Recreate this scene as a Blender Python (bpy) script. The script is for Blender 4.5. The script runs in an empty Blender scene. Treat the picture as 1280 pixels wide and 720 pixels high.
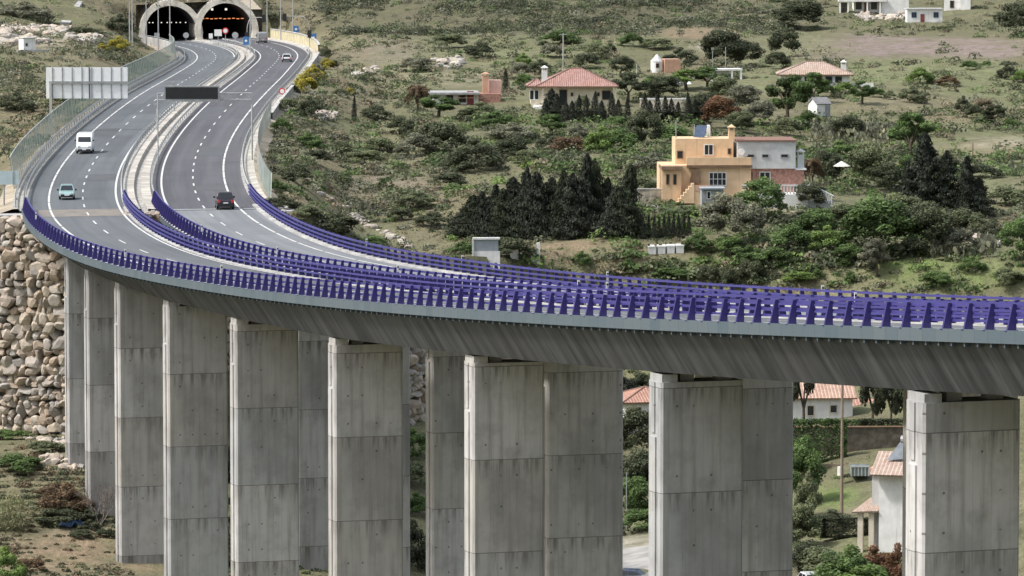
import bpy, math, random
import numpy as np
from mathutils import Vector, Matrix
random.seed(7); RNG=np.random.default_rng(11)
scn=bpy.context.scene; COL=scn.collection
ZO=70.0                                   # camera height above the world's zero
F=6000.0; TH=math.atan(489/6000.); CT,ST_=math.cos(TH),math.sin(TH)
# ------------------------------------------------------------------ camera
cd=bpy.data.cameras.new('camera'); cam=bpy.data.objects.new('camera',cd); COL.objects.link(cam)
cam.location=(0,0,ZO); cam.rotation_euler=(math.pi/2-TH,0,0)
cd.sensor_width=36; cd.lens=36*F/1280; cd.clip_start=1; cd.clip_end=8000
scn.camera=cam
def P(px,py,Y):
    dx=(px-640)/F; v=(360-py)/F
    t=Y/(CT+v*ST_)
    return Vector((dx*t,Y,ZO+t*(-ST_+v*CT)))
def proj(X,Y,Z):
    Z=Z-ZO; d=Y*CT-Z*ST_; v=Y*ST_+Z*CT
    return 640+F*X/d,360-F*v/d
# ------------------------------------------------------------------ light
EL,AZ=math.radians(52),math.radians(-105)   # sun stands to the left, a little behind the camera
SUNP=dict(energy=2.3,angle=5)
w=bpy.data.worlds.new('World'); scn.world=w; w.use_nodes=True
nt=w.node_tree; nt.nodes.clear()
sky=nt.nodes.new('ShaderNodeTexSky'); sky.sky_type='NISHITA'; sky.sun_disc=False
sky.sun_elevation=EL; sky.sun_rotation=AZ; sky.air_density=1.6; sky.dust_density=4.0; sky.ozone_density=1.0
bg=nt.nodes.new('ShaderNodeBackground'); bg.inputs[1].default_value=0.13
hs=nt.nodes.new('ShaderNodeHueSaturation'); hs.inputs['Saturation'].default_value=0.62
ow=nt.nodes.new('ShaderNodeOutputWorld')
nt.links.new(sky.outputs[0],hs.inputs['Color']); nt.links.new(hs.outputs[0],bg.inputs[0]); nt.links.new(bg.outputs[0],ow.inputs[0])
ld=bpy.data.lights.new('sun','SUN'); ld.energy=SUNP['energy']; ld.angle=math.radians(SUNP['angle']); ld.color=(1,.97,.93)
sun=bpy.data.objects.new('sun',ld); COL.objects.link(sun); sun.location=(-200,100,400)
sd=Vector((math.sin(AZ)*math.cos(EL),math.cos(AZ)*math.cos(EL),math.sin(EL)))
sun.rotation_euler=sd.to_track_quat('Z','Y').to_euler()
scn.view_settings.view_transform='Standard'; scn.view_settings.look='None'
scn.view_settings.gamma=1; scn.view_settings.exposure=0.64; scn.view_settings.use_curve_mapping=False
scn.cycles.max_bounces=5; scn.cycles.transparent_max_bounces=10; scn.cycles.use_denoising=True
# ------------------------------------------------------------------ materials
class G:
    def __init__(s,name):
        s.m=bpy.data.materials.new(name); s.m.use_nodes=True
        s.t=s.m.node_tree; s.b=s.t.nodes['Principled BSDF']; s.o=s.t.nodes['Material Output']
    def n(s,ty,**kw):
        k=s.t.nodes.new(ty)
        for a,b in kw.items(): setattr(k,a,b)
        return k
    def put(s,sock,v):
        if hasattr(v,'links'): s.t.links.new(v,sock)
        elif v is not None:
            if sock.type=='RGBA' and len(v)==3: v=(*v,1)
            sock.default_value=v
    def math(s,op,a,b=None,c=None):
        k=s.n('ShaderNodeMath',operation=op); s.put(k.inputs[0],a)
        if b is not None: s.put(k.inputs[1],b)
        if c is not None: s.put(k.inputs[2],c)
        return k.outputs[0]
    def mix(s,f,a,b,bt='MIX'):
        k=s.n('ShaderNodeMix',data_type='RGBA',blend_type=bt); s.put(k.inputs[0],f); s.put(k.inputs[6],a); s.put(k.inputs[7],b); return k.outputs[2]
    def coord(s,which='Object',scale=(1,1,1),loc=(0,0,0)):
        k=s.n('ShaderNodeTexCoord'); o=k.outputs[which]
        mp=s.n('ShaderNodeMapping'); s.t.links.new(o,mp.inputs[0]); mp.inputs['Scale'].default_value=scale; mp.inputs['Location'].default_value=loc
        return mp.outputs[0]
    def pos(s,scale=(1,1,1)):
        k=s.n('ShaderNodeNewGeometry'); mp=s.n('ShaderNodeMapping'); s.t.links.new(k.outputs['Position'],mp.inputs[0]); mp.inputs['Scale'].default_value=scale; return mp.outputs[0]
    def noise(s,vec,scale,detail=3,rough=.55):
        k=s.n('ShaderNodeTexNoise'); s.put(k.inputs['Vector'],vec); k.inputs['Scale'].default_value=scale; k.inputs['Detail'].default_value=detail; k.inputs['Roughness'].default_value=rough; return k.outputs['Fac']
    def smooth(s,v,lo,hi,a=0.,b=1.):
        k=s.n('ShaderNodeMapRange',interpolation_type='SMOOTHSTEP'); s.put(k.inputs[0],v)
        for i,x in enumerate((lo,hi,a,b)): k.inputs[1+i].default_value=x
        return k.outputs[0]
    def attr(s,name,out='Color'):
        k=s.n('ShaderNodeAttribute',attribute_name=name); return k.outputs[out]
    def rnd(s): return s.n('ShaderNodeObjectInfo').outputs['Random']
    def bump(s,h,st=.3,d=.1):
        k=s.n('ShaderNodeBump'); k.inputs['Strength'].default_value=st; k.inputs['Distance'].default_value=d; s.put(k.inputs['Height'],h); s.t.links.new(k.outputs[0],s.b.inputs['Normal'])
    def out(s,col,rough=.7,metal=0,spec=None):
        s.put(s.b.inputs['Base Color'],col); s.put(s.b.inputs['Roughness'],rough); s.b.inputs['Metallic'].default_value=metal
        if spec is not None: s.b.inputs['Specular IOR Level'].default_value=spec
        return s.m
def scol(c,k): return tuple(min(1,x*k) for x in c)
def plain(name,c,rough=.6,metal=0,var=.18,scale=1.5,spec=None,coord='Object'):
    g=G(name); v=g.noise(g.coord(coord),scale,4)
    return g.out(g.mix(g.smooth(v,.3,.7),scol(c,1-var),scol(c,1+var)),rough,metal,spec)
def s8(r,g,b):
    f=lambda u:(u/255/12.92 if u/255<=.04045 else ((u/255+.055)/1.055)**2.4)
    return (f(r),f(g),f(b))
M={}
def pier_concrete():
    g=G('pier_concrete'); co=g.coord('Object'); sx=g.n('ShaderNodeSeparateXYZ'); g.t.links.new(co,sx.inputs[0]); x,y,z=sx.outputs
    r=g.rnd()
    lift=g.math('ADD',g.math('DIVIDE',z,6.05),g.math('MULTIPLY',r,7.))
    fl=g.math('FLOOR',lift); fr=g.math('FRACT',lift)
    wn=g.n('ShaderNodeTexWhiteNoise',noise_dimensions='1D'); g.put(wn.inputs['W'],g.math('ADD',fl,g.math('MULTIPLY',r,91.3)))
    tone=wn.outputs['Value']; hue=wn.outputs['Color']
    base=g.mix(tone,(.295,.287,.288),(.60,.592,.597))
    sh=g.n('ShaderNodeSeparateColor'); g.t.links.new(hue,sh.inputs[0])
    base=g.mix(g.smooth(sh.outputs[1],.5,.85,0,.75),base,(.40,.418,.44)); base=g.mix(g.smooth(sh.outputs[2],.55,.9,0,.7),base,(.46,.435,.40))
    # formwork boards: faint vertical strips, and rust-brown runs from the joints
    xs=g.math('ADD',x,y)
    wb=g.n('ShaderNodeTexWhiteNoise',noise_dimensions='2D'); cb=g.n('ShaderNodeCombineXYZ'); g.put(cb.inputs[0],g.math('FLOOR',g.math('MULTIPLY',xs,.95))); g.put(cb.inputs[1],fl); g.t.links.new(cb.outputs[0],wb.inputs['Vector'])
    base=g.mix(g.math('MULTIPLY',wb.outputs['Value'],.16),base,(.20,.195,.185))
    st=g.noise(g.coord('Object',(1.6,1.6,.09)),1.3,5,.6)
    base=g.mix(g.smooth(st,.46,.74,0,.6),base,(.16,.15,.135))
    st2=g.noise(g.coord('Object',(2.2,2.2,.10),(4,9,3)),1.,5,.6)
    base=g.mix(g.smooth(st2,.52,.78,0,.55),base,(.47,.455,.43))
    ms=g.noise(co,.75,6,.62)
    base=g.mix(g.smooth(ms,.42,.75,0,.5),base,(.20,.195,.185)); ml=g.noise(g.coord('Object',(1,1,.45),(7,3,1)),.28,4,.6); base=g.mix(g.smooth(ml,.42,.68,0,.55),base,(.235,.232,.225)); base=g.mix(g.smooth(ml,.58,.30,0,.4),base,(.50,.49,.47))
    top=g.smooth(fr,.72,1.0,0,.7); nn=g.smooth(g.noise(g.coord('Object',(2.5,2.5,.16)),1.2,5,.65),.44,.66)
    base=g.mix(g.math('MULTIPLY',top,nn),base,(.10,.092,.08))
    ln=g.math('LESS_THAN',fr,.009); base=g.mix(g.math('MULTIPLY',ln,.62),base,(.045,.042,.04))
    bl=g.math('LESS_THAN',g.math('FRACT',g.math('MULTIPLY',xs,.95)),.03); base=g.mix(g.math('MULTIPLY',bl,.20),base,(.08,.075,.07))
    # tie holes
    fx=g.math('SUBTRACT',g.math('FRACT',g.math('MULTIPLY',xs,.95)),.5); fz=g.math('SUBTRACT',g.math('FRACT',g.math('MULTIPLY',fr,3.)),.5)
    dd=g.math('ADD',g.math('MULTIPLY',fx,g.math('MULTIPLY',fx,1.1)),g.math('MULTIPLY',fz,g.math('MULTIPLY',fz,4.07)))
    hole=g.math('MULTIPLY',g.math('LESS_THAN',dd,.0055),g.math('GREATER_THAN',g.noise(co,.8,1),.53))
    base=g.mix(g.math('MULTIPLY',hole,.65),base,(.05,.045,.04))
    g.bump(ms,.25,.03)
    return g.out(base,.85,0,.25)
M['pier']=pier_concrete()
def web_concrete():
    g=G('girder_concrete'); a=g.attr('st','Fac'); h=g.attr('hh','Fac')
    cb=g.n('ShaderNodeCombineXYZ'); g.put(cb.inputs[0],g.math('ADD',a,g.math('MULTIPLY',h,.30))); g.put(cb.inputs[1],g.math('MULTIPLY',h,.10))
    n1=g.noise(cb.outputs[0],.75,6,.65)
    base=g.mix(g.smooth(n1,.38,.66),(.042,.044,.047),(.100,.104,.110))  # base tone set darker than the concrete, to carry the deck overhang's shade
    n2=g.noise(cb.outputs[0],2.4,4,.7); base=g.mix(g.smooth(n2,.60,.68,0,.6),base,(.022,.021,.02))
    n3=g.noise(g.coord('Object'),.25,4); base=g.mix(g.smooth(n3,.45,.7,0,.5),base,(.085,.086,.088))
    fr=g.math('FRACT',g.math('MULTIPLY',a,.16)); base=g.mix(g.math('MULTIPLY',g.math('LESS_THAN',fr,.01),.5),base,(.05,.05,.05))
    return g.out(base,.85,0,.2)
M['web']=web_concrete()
def fascia():
    g=G('fascia_panel'); a=g.attr('st','Fac')
    q=g.math('MULTIPLY',a,1/1.45); fr=g.math('FRACT',q)
    wn=g.n('ShaderNodeTexWhiteNoise',noise_dimensions='1D'); g.put(wn.inputs['W'],g.math('FLOOR',q))
    b=g.mix(wn.outputs['Value'],(.070,.100,.122),(.095,.122,.142))
    b=g.mix(g.math('MULTIPLY',g.math('LESS_THAN',fr,.05),.5),b,(.05,.065,.075))
    cb=g.n('ShaderNodeCombineXYZ'); g.put(cb.inputs[0],a); g.put(cb.inputs[1],g.math('MULTIPLY',g.attr('hh','Fac'),.25))
    b=g.mix(g.smooth(g.noise(cb.outputs[0],1.3,4),.5,.75,0,.4),b,(.09,.115,.125))
    return g.out(b,.7)
M['fascia']=fascia()
def asphalt(name,c1,c2):
    g=G(name); a=g.attr('st','Fac'); o=g.attr('hh','Fac')
    cb=g.n('ShaderNodeCombineXYZ'); g.put(cb.inputs[0],g.math('MULTIPLY',a,.03)); g.put(cb.inputs[1],o)
    v=g.noise(cb.outputs[0],.8,5,.6); f=g.noise(g.pos((.12,.12,.12)),1,4)
    b=g.mix(g.smooth(v,.3,.7),c1,c2); b=g.mix(g.smooth(f,.4,.75,0,.45),b,scol(c1,.85))
    # wheel tracks: two worn, lighter bands in each 3.6 m lane
    k=g.math('ABSOLUTE',g.math('SUBTRACT',g.math('FRACT',g.math('MULTIPLY',g.math('ADD',o,30.85),1/1.8)),.5))
    b=g.mix(g.smooth(k,.05,.25,.22,0),b,scol(c2,1.25))
    o2=g.math('SUBTRACT',g.math('FRACT',g.math('MULTIPLY',g.math('ADD',o,31.68),1/3.6)),.5)
    oil=g.smooth(g.math('ABSOLUTE',o2),.02,.14,.38,0); b=g.mix(g.math('MULTIPLY',oil,g.smooth(v,.35,.6)),b,scol(c1,.55))
    wp=g.n('ShaderNodeTexWhiteNoise',noise_dimensions='2D'); cp=g.n('ShaderNodeCombineXYZ'); g.put(cp.inputs[0],g.math('FLOOR',g.math('DIVIDE',g.math('ADD',a,g.math('MULTIPLY',g.math('FLOOR',g.math('DIVIDE',o,3.6)),17.)),41.))); g.put(cp.inputs[1],g.math('FLOOR',g.math('DIVIDE',o,3.55))); g.t.links.new(cp.outputs[0],wp.inputs['Vector'])
    b=g.mix(g.smooth(wp.outputs['Value'],.6,1.,0,.28),b,scol(c1,.6)); b=g.mix(g.smooth(wp.outputs['Value'],.35,0.,0,.22),b,scol(c2,1.3))
    g.bump(g.noise(g.pos(),4,2),.15,.02)
    return g.out(b,.82,0,.35)
M['asph_l']=asphalt('asphalt_bluish',(.088,.097,.107),(.120,.131,.142))
M['asph_r']=asphalt('asphalt_violet',(.074,.074,.084),(.100,.099,.111))
M['asph_deck_l']=asphalt('asphalt_deck',(.100,.110,.120),(.135,.144,.153))
M['asph_deck_r']=asphalt('asphalt_deck_pale',(.165,.177,.19),(.215,.226,.236))
M['patch']=plain('asphalt_patch',(.078,.082,.09),.85,var=.12,scale=.4)
M['joint']=plain('joint_strip',(.19,.17,.15),.8,scale=.6)
M['paint']=plain('road_paint',(.58,.58,.57),.6,var=.12,scale=.8)
M['kerb']=plain('kerb_concrete',(.40,.395,.385),.8,var=.25,scale=.35,coord='Object')
M['gut']=plain('gutter_concrete',(.33,.32,.30),.85,var=.25,scale=.5)
M['sand']=plain('pale_sand',(.41,.385,.345),.9,var=.25,scale=.35)
M['dirt']=plain('verge_dirt',(.34,.29,.22),.95,var=.3,scale=.3)
M['purple']=plain('purple_paint',(.030,.022,.150),.45,var=.10,scale=.4)
M['rail']=plain('violet_rail',(.047,.042,.195),.45,var=.12,scale=.4)
M['galv']=plain('galvanised_steel',(.44,.45,.46),.45,.35,var=.15,scale=.7)
M['steel']=plain('grey_steel',(.30,.31,.32),.5,.2)
M['white']=plain('white_paint',(.78,.78,.77),.5,var=.05)
M['black']=plain('black_matte',(.012,.012,.014),.6)
M['screen']=plain('dark_sign_face',(.016,.017,.021),.35)
M['tunnel_ring']=plain('portal_concrete',(.48,.45,.39),.85,var=.25,scale=.5)
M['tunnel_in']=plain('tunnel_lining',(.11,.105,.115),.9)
M['noisewall']=plain('yellowish_wall_panels',(.50,.45,.30),.8,var=.18,scale=.6)
def emis(name,c,st):
    g=G(name); g.out((0,0,0),.5); g.put(g.b.inputs['Emission Color'],c); g.b.inputs['Emission Strength'].default_value=st; return g.m
M['lamp_w']=emis('tunnel_lamp',(1,.93,.8),.7); M['lamp_o']=emis('orange_lamp',(1,.33,.12),.75)
def mesh_fence():
    g=G('wire_mesh'); c=(.25,.34,.29); g.out(c,.6,.2)
    tr=g.n('ShaderNodeBsdfTransparent'); mx=g.n('ShaderNodeMixShader')
    v=g.noise(g.coord('Object'),.35,2); g.put(mx.inputs[0],g.smooth(v,.3,.7,.5,.7))
    g.t.links.new(tr.outputs[0],mx.inputs[1]); g.t.links.new(g.b.outputs[0],mx.inputs[2]); g.t.links.new(mx.outputs[0],g.o.inputs[0]); return g.m
M['mesh']=mesh_fence()
def glass(name='window_glass',c=(.03,.035,.04)):
    g=G(name); return g.out(c,.08,0,.6)
M['glass']=glass()
M['carglass']=glass('car_glass',(.02,.024,.028))
def tiles(name,c1,c2):
    g=G(name); co=g.coord('UV'); sx=g.n('ShaderNodeSeparateXYZ'); g.t.links.new(co,sx.inputs[0])
    fx=g.math('FRACT',g.math('MULTIPLY',sx.outputs[0],3.2)); fy=g.math('FRACT',g.math('MULTIPLY',sx.outputs[1],2.6))
    cb=g.n('ShaderNodeCombineXYZ'); g.put(cb.inputs[0],g.math('FLOOR',g.math('MULTIPLY',sx.outputs[0],3.2))); g.put(cb.inputs[1],g.math('FLOOR',g.math('MULTIPLY',sx.outputs[1],2.6)))
    wn=g.n('ShaderNodeTexWhiteNoise',noise_dimensions='2D'); g.t.links.new(cb.outputs[0],wn.inputs['Vector'])
    b=g.mix(wn.outputs['Value'],c1,c2)
    gap=g.math('LESS_THAN',fx,.24); b=g.mix(g.math('MULTIPLY',gap,.55),b,scol(c1,.25))
    gp2=g.math('LESS_THAN',fy,.12); b=g.mix(g.math('MULTIPLY',gp2,.4),b,scol(c1,.3))
    n=g.noise(co,.5,4); b=g.mix(g.smooth(n,.45,.75,0,.4),b,scol(c1,.5))
    g.bump(g.math('SINE',g.math('MULTIPLY',sx.outputs[0],20.1)),.6,.06)
    return g.out(b,.8)
M['tile_pink']=tiles('tiles_pink',(.34,.185,.155),(.45,.27,.23))
M['tile_terra']=tiles('tiles_terracotta',(.46,.29,.22),(.58,.40,.31))
M['tile_pale']=tiles('tiles_pale',(.43,.31,.25),(.54,.42,.345))
M['tile_red']=tiles('tiles_red',(.42,.22,.165),(.50,.29,.22))
def wallm(name,c,var=.10):
    g=G(name); v=g.noise(g.coord('Object'),.9,4); b=g.mix(g.smooth(v,.3,.7),scol(c,1-var),scol(c,1+var)); t=g.noise(g.coord('Object',(2.2,2.2,.16)),1.,5,.65)
    b=g.mix(g.smooth(t,.52,.78,0,.55),b,scol(c,.55)); return g.out(b,.85,0,.25)
M['w_white']=wallm('white_render',(.74,.74,.73)); M['w_cream']=wallm('cream_render',(.62,.56,.46))
M['w_orange']=wallm('orange_render',(.68,.49,.315)); M['w_grey']=wallm('pale_grey_render',(.50,.51,.51))
M['w_brick']=plain('red_brick',(.35,.19,.15),.85,var=.3,scale=3); M['w_pink']=wallm('pink_render',(.55,.37,.32))
M['w_bluegrey']=wallm('blue_grey_boards',(.34,.38,.42)); M['w_terra']=wallm('terracotta_wall',(.52,.33,.24))
M['w_stone']=plain('stone_masonry',(.36,.32,.26),.95,var=.45,scale=1.6)
M['wood']=plain('weathered_wood',(.16,.10,.06),.8); M['pole']=plain('wooden_pole',(.24,.19,.14),.85)
M['dark_red']=plain('dark_red_door',(.22,.05,.05),.6); M['blue_win']=plain('blue_window_frame',(.10,.16,.27),.5)
M['bluesign']=plain('blue_sign',(.05,.17,.42),.5); M['redring']=plain('red_sign_ring',(.55,.03,.03),.5)
M['rub']=plain('tyre_rubber',(.015,.015,.016),.9)
def leafm(name,c,trans=.25):
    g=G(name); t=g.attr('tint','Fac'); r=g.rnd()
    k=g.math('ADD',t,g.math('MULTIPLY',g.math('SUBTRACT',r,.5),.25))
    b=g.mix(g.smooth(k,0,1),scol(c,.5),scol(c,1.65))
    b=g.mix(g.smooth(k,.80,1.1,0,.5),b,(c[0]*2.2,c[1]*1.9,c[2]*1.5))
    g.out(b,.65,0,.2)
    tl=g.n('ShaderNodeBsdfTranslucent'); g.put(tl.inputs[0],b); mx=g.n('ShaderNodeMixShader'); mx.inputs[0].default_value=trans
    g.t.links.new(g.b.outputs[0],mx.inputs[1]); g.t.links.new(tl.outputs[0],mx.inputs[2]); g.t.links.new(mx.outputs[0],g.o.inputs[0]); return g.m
LEAF=dict(dark=(.072,.084,.050),cyp=(.030,.036,.026),green=(.090,.138,.050),bright=(.125,.185,.055),olive=(.125,.145,.080),grey=(.165,.170,.122),
          yellow=(.28,.25,.045),brown=(.135,.095,.060),dry=(.21,.18,.12),tan=(.20,.175,.12),reed=(.14,.15,.08),rust=(.15,.085,.05),pine=(.048,.060,.036))
for k,c in LEAF.items(): M['leaf_'+k]=leafm('leaf_'+k,c,.3 if k!='cyp' else .08)
M['bark']=plain('bark',(.085,.065,.048),.95,var=.35,scale=3)
# ------------------------------------------------------------------ objects
def tag(o,label=None,cat=None,group=None,kind=None):
    if label: o['label']=label
    if cat: o['category']=cat
    if group: o['group']=group
    if kind: o['kind']=kind
    return o
def empty(name,loc,rz=0,label=None,cat=None,group=None):
    o=bpy.data.objects.new(name,None); o.empty_display_size=.3; COL.objects.link(o); o.location=loc; o.rotation_euler=(0,0,rz)
    return tag(o,label,cat,group)
def link(name,me,parent=None,loc=(0,0,0),rz=0):
    o=bpy.data.objects.new(name,me); COL.objects.link(o); o.location=loc; o.rotation_euler=(0,0,rz)
    if parent is not None: o.parent=parent
    return o
def mesh_np(name,V,Fq,mats,mi=None,attrs=None,smooth=False):
    """V (n,3); Fq (m,4) or (m,3) index array"""
    V=np.asarray(V,np.float32); Fq=np.asarray(Fq,np.int32); k=Fq.shape[1]
    me=bpy.data.meshes.new(name); me.vertices.add(len(V)); me.vertices.foreach_set('co',V.ravel())
    me.loops.add(Fq.size); me.loops.foreach_set('vertex_index',Fq.ravel())
    me.polygons.add(len(Fq)); me.polygons.foreach_set('loop_start',np.arange(0,Fq.size,k,dtype=np.int32)); me.polygons.foreach_set('loop_total',np.full(len(Fq),k,np.int32))
    if mi is not None: me.polygons.foreach_set('material_index',np.asarray(mi,np.int32))
    for m in mats: me.materials.append(m)
    for an,(ty,dat) in (attrs or {}).items():
        a=me.attributes.new(an,ty,'POINT'); a.data.foreach_set('color' if 'COLOR' in ty else 'value',np.asarray(dat,np.float32).ravel())
    me.update(calc_edges=True); me.validate(); (me.shade_smooth if smooth else me.shade_flat)(); return me
class MB:
    """collects shapes for one mesh object"""
    def __init__(s): s.v=[]; s.f=[]; s.mi=[]; s.uv=[]
    def quad(s,pts,m=0,uv=None):
        i=len(s.v); s.v+= [tuple(p) for p in pts]; s.f.append(tuple(range(i,i+len(pts)))); s.mi.append(m); s.uv.append(uv)
    def box(s,c,sz,m=0,rz=0,taper=1.,ty=None):
        x,y,z=[a/2 for a in sz]; ca,sa=math.cos(rz),math.sin(rz); ty=taper if ty is None else ty; q=[]
        for dz in (-1,1):
            k=1 if dz<0 else taper; k2=1 if dz<0 else ty
            for dx,dy in ((-1,-1),(1,-1),(1,1),(-1,1)):
                a,b=dx*x*k,dy*y*k2; q.append((c[0]+a*ca-b*sa,c[1]+a*sa+b*ca,c[2]+dz*z))
        i=len(s.v); s.v+=q
        for f in ((3,2,1,0),(4,5,6,7),(0,1,5,4),(1,2,6,5),(2,3,7,6),(3,0,4,7)): s.f.append(tuple(i+k for k in f)); s.mi.append(m); s.uv.append(None)
    def tube(s,a,b,r0,r1=None,n=8,m=0,cap=True):
        a,b=Vector(a),Vector(b); r1=r0 if r1 is None else r1; d=(b-a).normalized()
        u=d.orthogonal().normalized(); v=d.cross(u); i=len(s.v)
        for c,r in ((a,r0),(b,r1)):
            for k in range(n):
                t=2*math.pi*k/n; s.v.append(tuple(c+u*(r*math.cos(t))+v*(r*math.sin(t))))
        for k in range(n): s.f.append((i+k,i+(k+1)%n,i+n+(k+1)%n,i+n+k)); s.mi.append(m); s.uv.append(None)
        if cap:
            s.f.append(tuple(i+k for k in range(n))[::-1]); s.mi.append(m); s.uv.append(None)
            s.f.append(tuple(i+n+k for k in range(n))); s.mi.append(m); s.uv.append(None)
    def path(s,pts,r,n=6,m=0):
        for a,b in zip(pts,pts[1:]): s.tube(a,b,r,r,n,m)
    def loft(s,rings,m=0,cap=True):
        i=len(s.v); n=len(rings[0])
        for r in rings: s.v+= [tuple(p) for p in r]
        for k in range(len(rings)-1):
            for j in range(n):
                s.f.append((i+k*n+j,i+k*n+(j+1)%n,i+(k+1)*n+(j+1)%n,i+(k+1)*n+j)); s.mi.append(m); s.uv.append(None)
        if cap:
            s.f.append(tuple(i+j for j in range(n))[::-1]); s.mi.append(m); s.uv.append(None)
            s.f.append(tuple(i+(len(rings)-1)*n+j for j in range(n))); s.mi.append(m); s.uv.append(None)
    def disc(s,c,r,axis='y',th=.04,n=16,m=0):
        c=Vector(c); d=Vector((0,1,0)) if axis=='y' else Vector((1,0,0))
        s.tube(c-d*th/2,c+d*th/2,r,r,n,m)
    def mesh(s,name,mats,smooth=False):
        me=bpy.data.meshes.new(name); me.from_pydata(s.v,[],s.f)
        if not isinstance(mats,(list,tuple)): mats=[mats]
        for m in mats: me.materials.append(m)
        me.polygons.foreach_set('material_index',s.mi)
        if any(u for u in s.uv):
            ul=me.uv_layers.new(name='UVMap')
            for p,u in zip(me.polygons,s.uv):
                if u:
                    for li,q in zip(p.loop_indices,u): ul.data[li].uv=q
        if smooth: me.polygons.foreach_set('use_smooth',[True]*len(s.f))
        me.update(); return me
    def build(s,name,mats,parent=None,loc=(0,0,0),rz=0,smooth=False):
        return link(name,s.mesh(name,mats,smooth),parent,loc,rz)
# ------------------------------------------------------------------ the motorway's axis
CP=np.array([-71.407,-63.291,-56.962,-52.526,-49.915,-48.79,-48.0,-47.029,-46.19,-45.883,-46.104,-46.004,-45.044,-42.885,-39.778,-35.134,-27.007,-16.064,-5.13,6.039,19.094,35.162,
1069.245,1029.209,989.388,949.823,910.478,871.059,831.449,791.74,752.018,712.381,672.818,633.151,592.889,551.732,509.13,467.104,428.284,393.141,355.994,316.213,274.725,231.706,
-31.502,-31.114,-30.729,-30.552,-30.375,-30.087,-29.831,-29.458,-29.049,-29.08,-29.844,-30.785,-31.545,-31.653,-31.745,-31.592,-31.891,-31.03,-29.388,-26.996,-24.248,-21.036]).reshape(3,22)
def bspl(v,N=560):
    n=len(v); u=np.linspace(0,1,N)*(n-1); i=np.clip(u.astype(int),0,n-2); w=u-i
    v=np.concatenate([[2*v[0]-v[1]],v,[2*v[-1]-v[-2]]]); p0,p1,p2,p3=v[i],v[i+1],v[i+2],v[i+3]
    return ((1-w)**3*p0+(3*w**3-6*w*w+4)*p1+(-3*w**3+3*w*w+3*w+1)*p2+w**3*p3)/6
_x,_y,_z=bspl(CP[0]),bspl(CP[1]),bspl(CP[2])+ZO
def ext(a,n0,n1):
    d0=a[1]-a[0]; d1=a[-1]-a[-2]
    return np.concatenate([a[0]+d0*np.arange(-n0,0),a,a[-1]+d1*np.arange(1,n1+1)])
N0,N1=70,75
_e=np.concatenate([np.full(N0,.042),bspl(np.array([.042,.041,.015,-.037])),np.full(N1,-.037)])
_x,_y,_z=ext(_x,N0,N1),ext(_y,N0,N1),ext(_z,N0,N1)
_s=np.concatenate([[0],np.cumsum(np.hypot(np.diff(_x),np.diff(_y)))]); _s-=_s[N0]
_tx,_ty=np.gradient(_x),np.gradient(_y); _l=np.hypot(_tx,_ty); _nx,_ny=-_ty/_l,_tx/_l
SMIN,SMAX=_s[0],_s[-1]
def fr(st):
    st=np.asarray(st,float); I=lambda a:np.interp(st,_s,a)
    return I(_x),I(_y),I(_z),I(_nx),I(_ny),I(_e)
def rp(st,off,dz=0.):
    x,y,z,nx,ny,e=fr(st); return np.stack([x+nx*off,y+ny*off,z+e*off+dz],-1)
def rv(st,off,dz=0.): return Vector(rp(st,off,dz))
def heading(st):
    x,y,z,nx,ny,e=fr(st); return math.atan2(ny,nx)       # angle of the cross direction (image right)
_gs=np.arange(-20,880,1.); _go=np.arange(-16,16.1,.25); _GS,_GO=np.meshgrid(_gs,_go,indexing='ij')
_GP=rp(_GS,_GO); _gx,_gy=proj(_GP[...,0],_GP[...,1],_GP[...,2])
def road_at(px,py):
    k=np.argmin((_gx-px)**2+(_gy-py)**2); i,j=np.unravel_index(k,_gx.shape); return _gs[i],_go[j]
PORTAL=12.; ABUT=586.
def sweep(name,prof,st,mat,parent=None,origin=None,closed=True,mats=None,mi=None):
    """a profile [(off,dz)...] carried along the axis; st = stations"""
    st=np.asarray(st,float); n=len(prof); V=np.concatenate([rp(st,o,d(st) if callable(d) else d) for o,d in prof]).reshape(n,len(st),3).transpose(1,0,2).reshape(-1,3)
    Fq=[]; m=[]
    r=n if closed else n-1; k=np.arange(len(st)-1)[:,None]*n; j=np.arange(r)[None,:]; j2=(j+1)%n
    Fq=np.stack([k+j,k+j2,k+n+j2,k+n+j],-1).reshape(-1,4)
    mi_=None if mi is None else np.tile(np.asarray(mi),len(st)-1)
    A={'st':('FLOAT',np.repeat(st,n)),'hh':('FLOAT',np.tile([(-3. if callable(p[1]) else p[1]) if closed else p[0] for p in prof],len(st)))}
    o=Vector((0,0,0)) if origin is None else Vector(origin)
    me=mesh_np(name,V-np.array(o),Fq,mats or [mat],mi_,A)
    if closed:
        pass
    ob=link(name,me,parent); ob.location=o-(parent.location if parent is not None else Vector((0,0,0))); return ob
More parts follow.
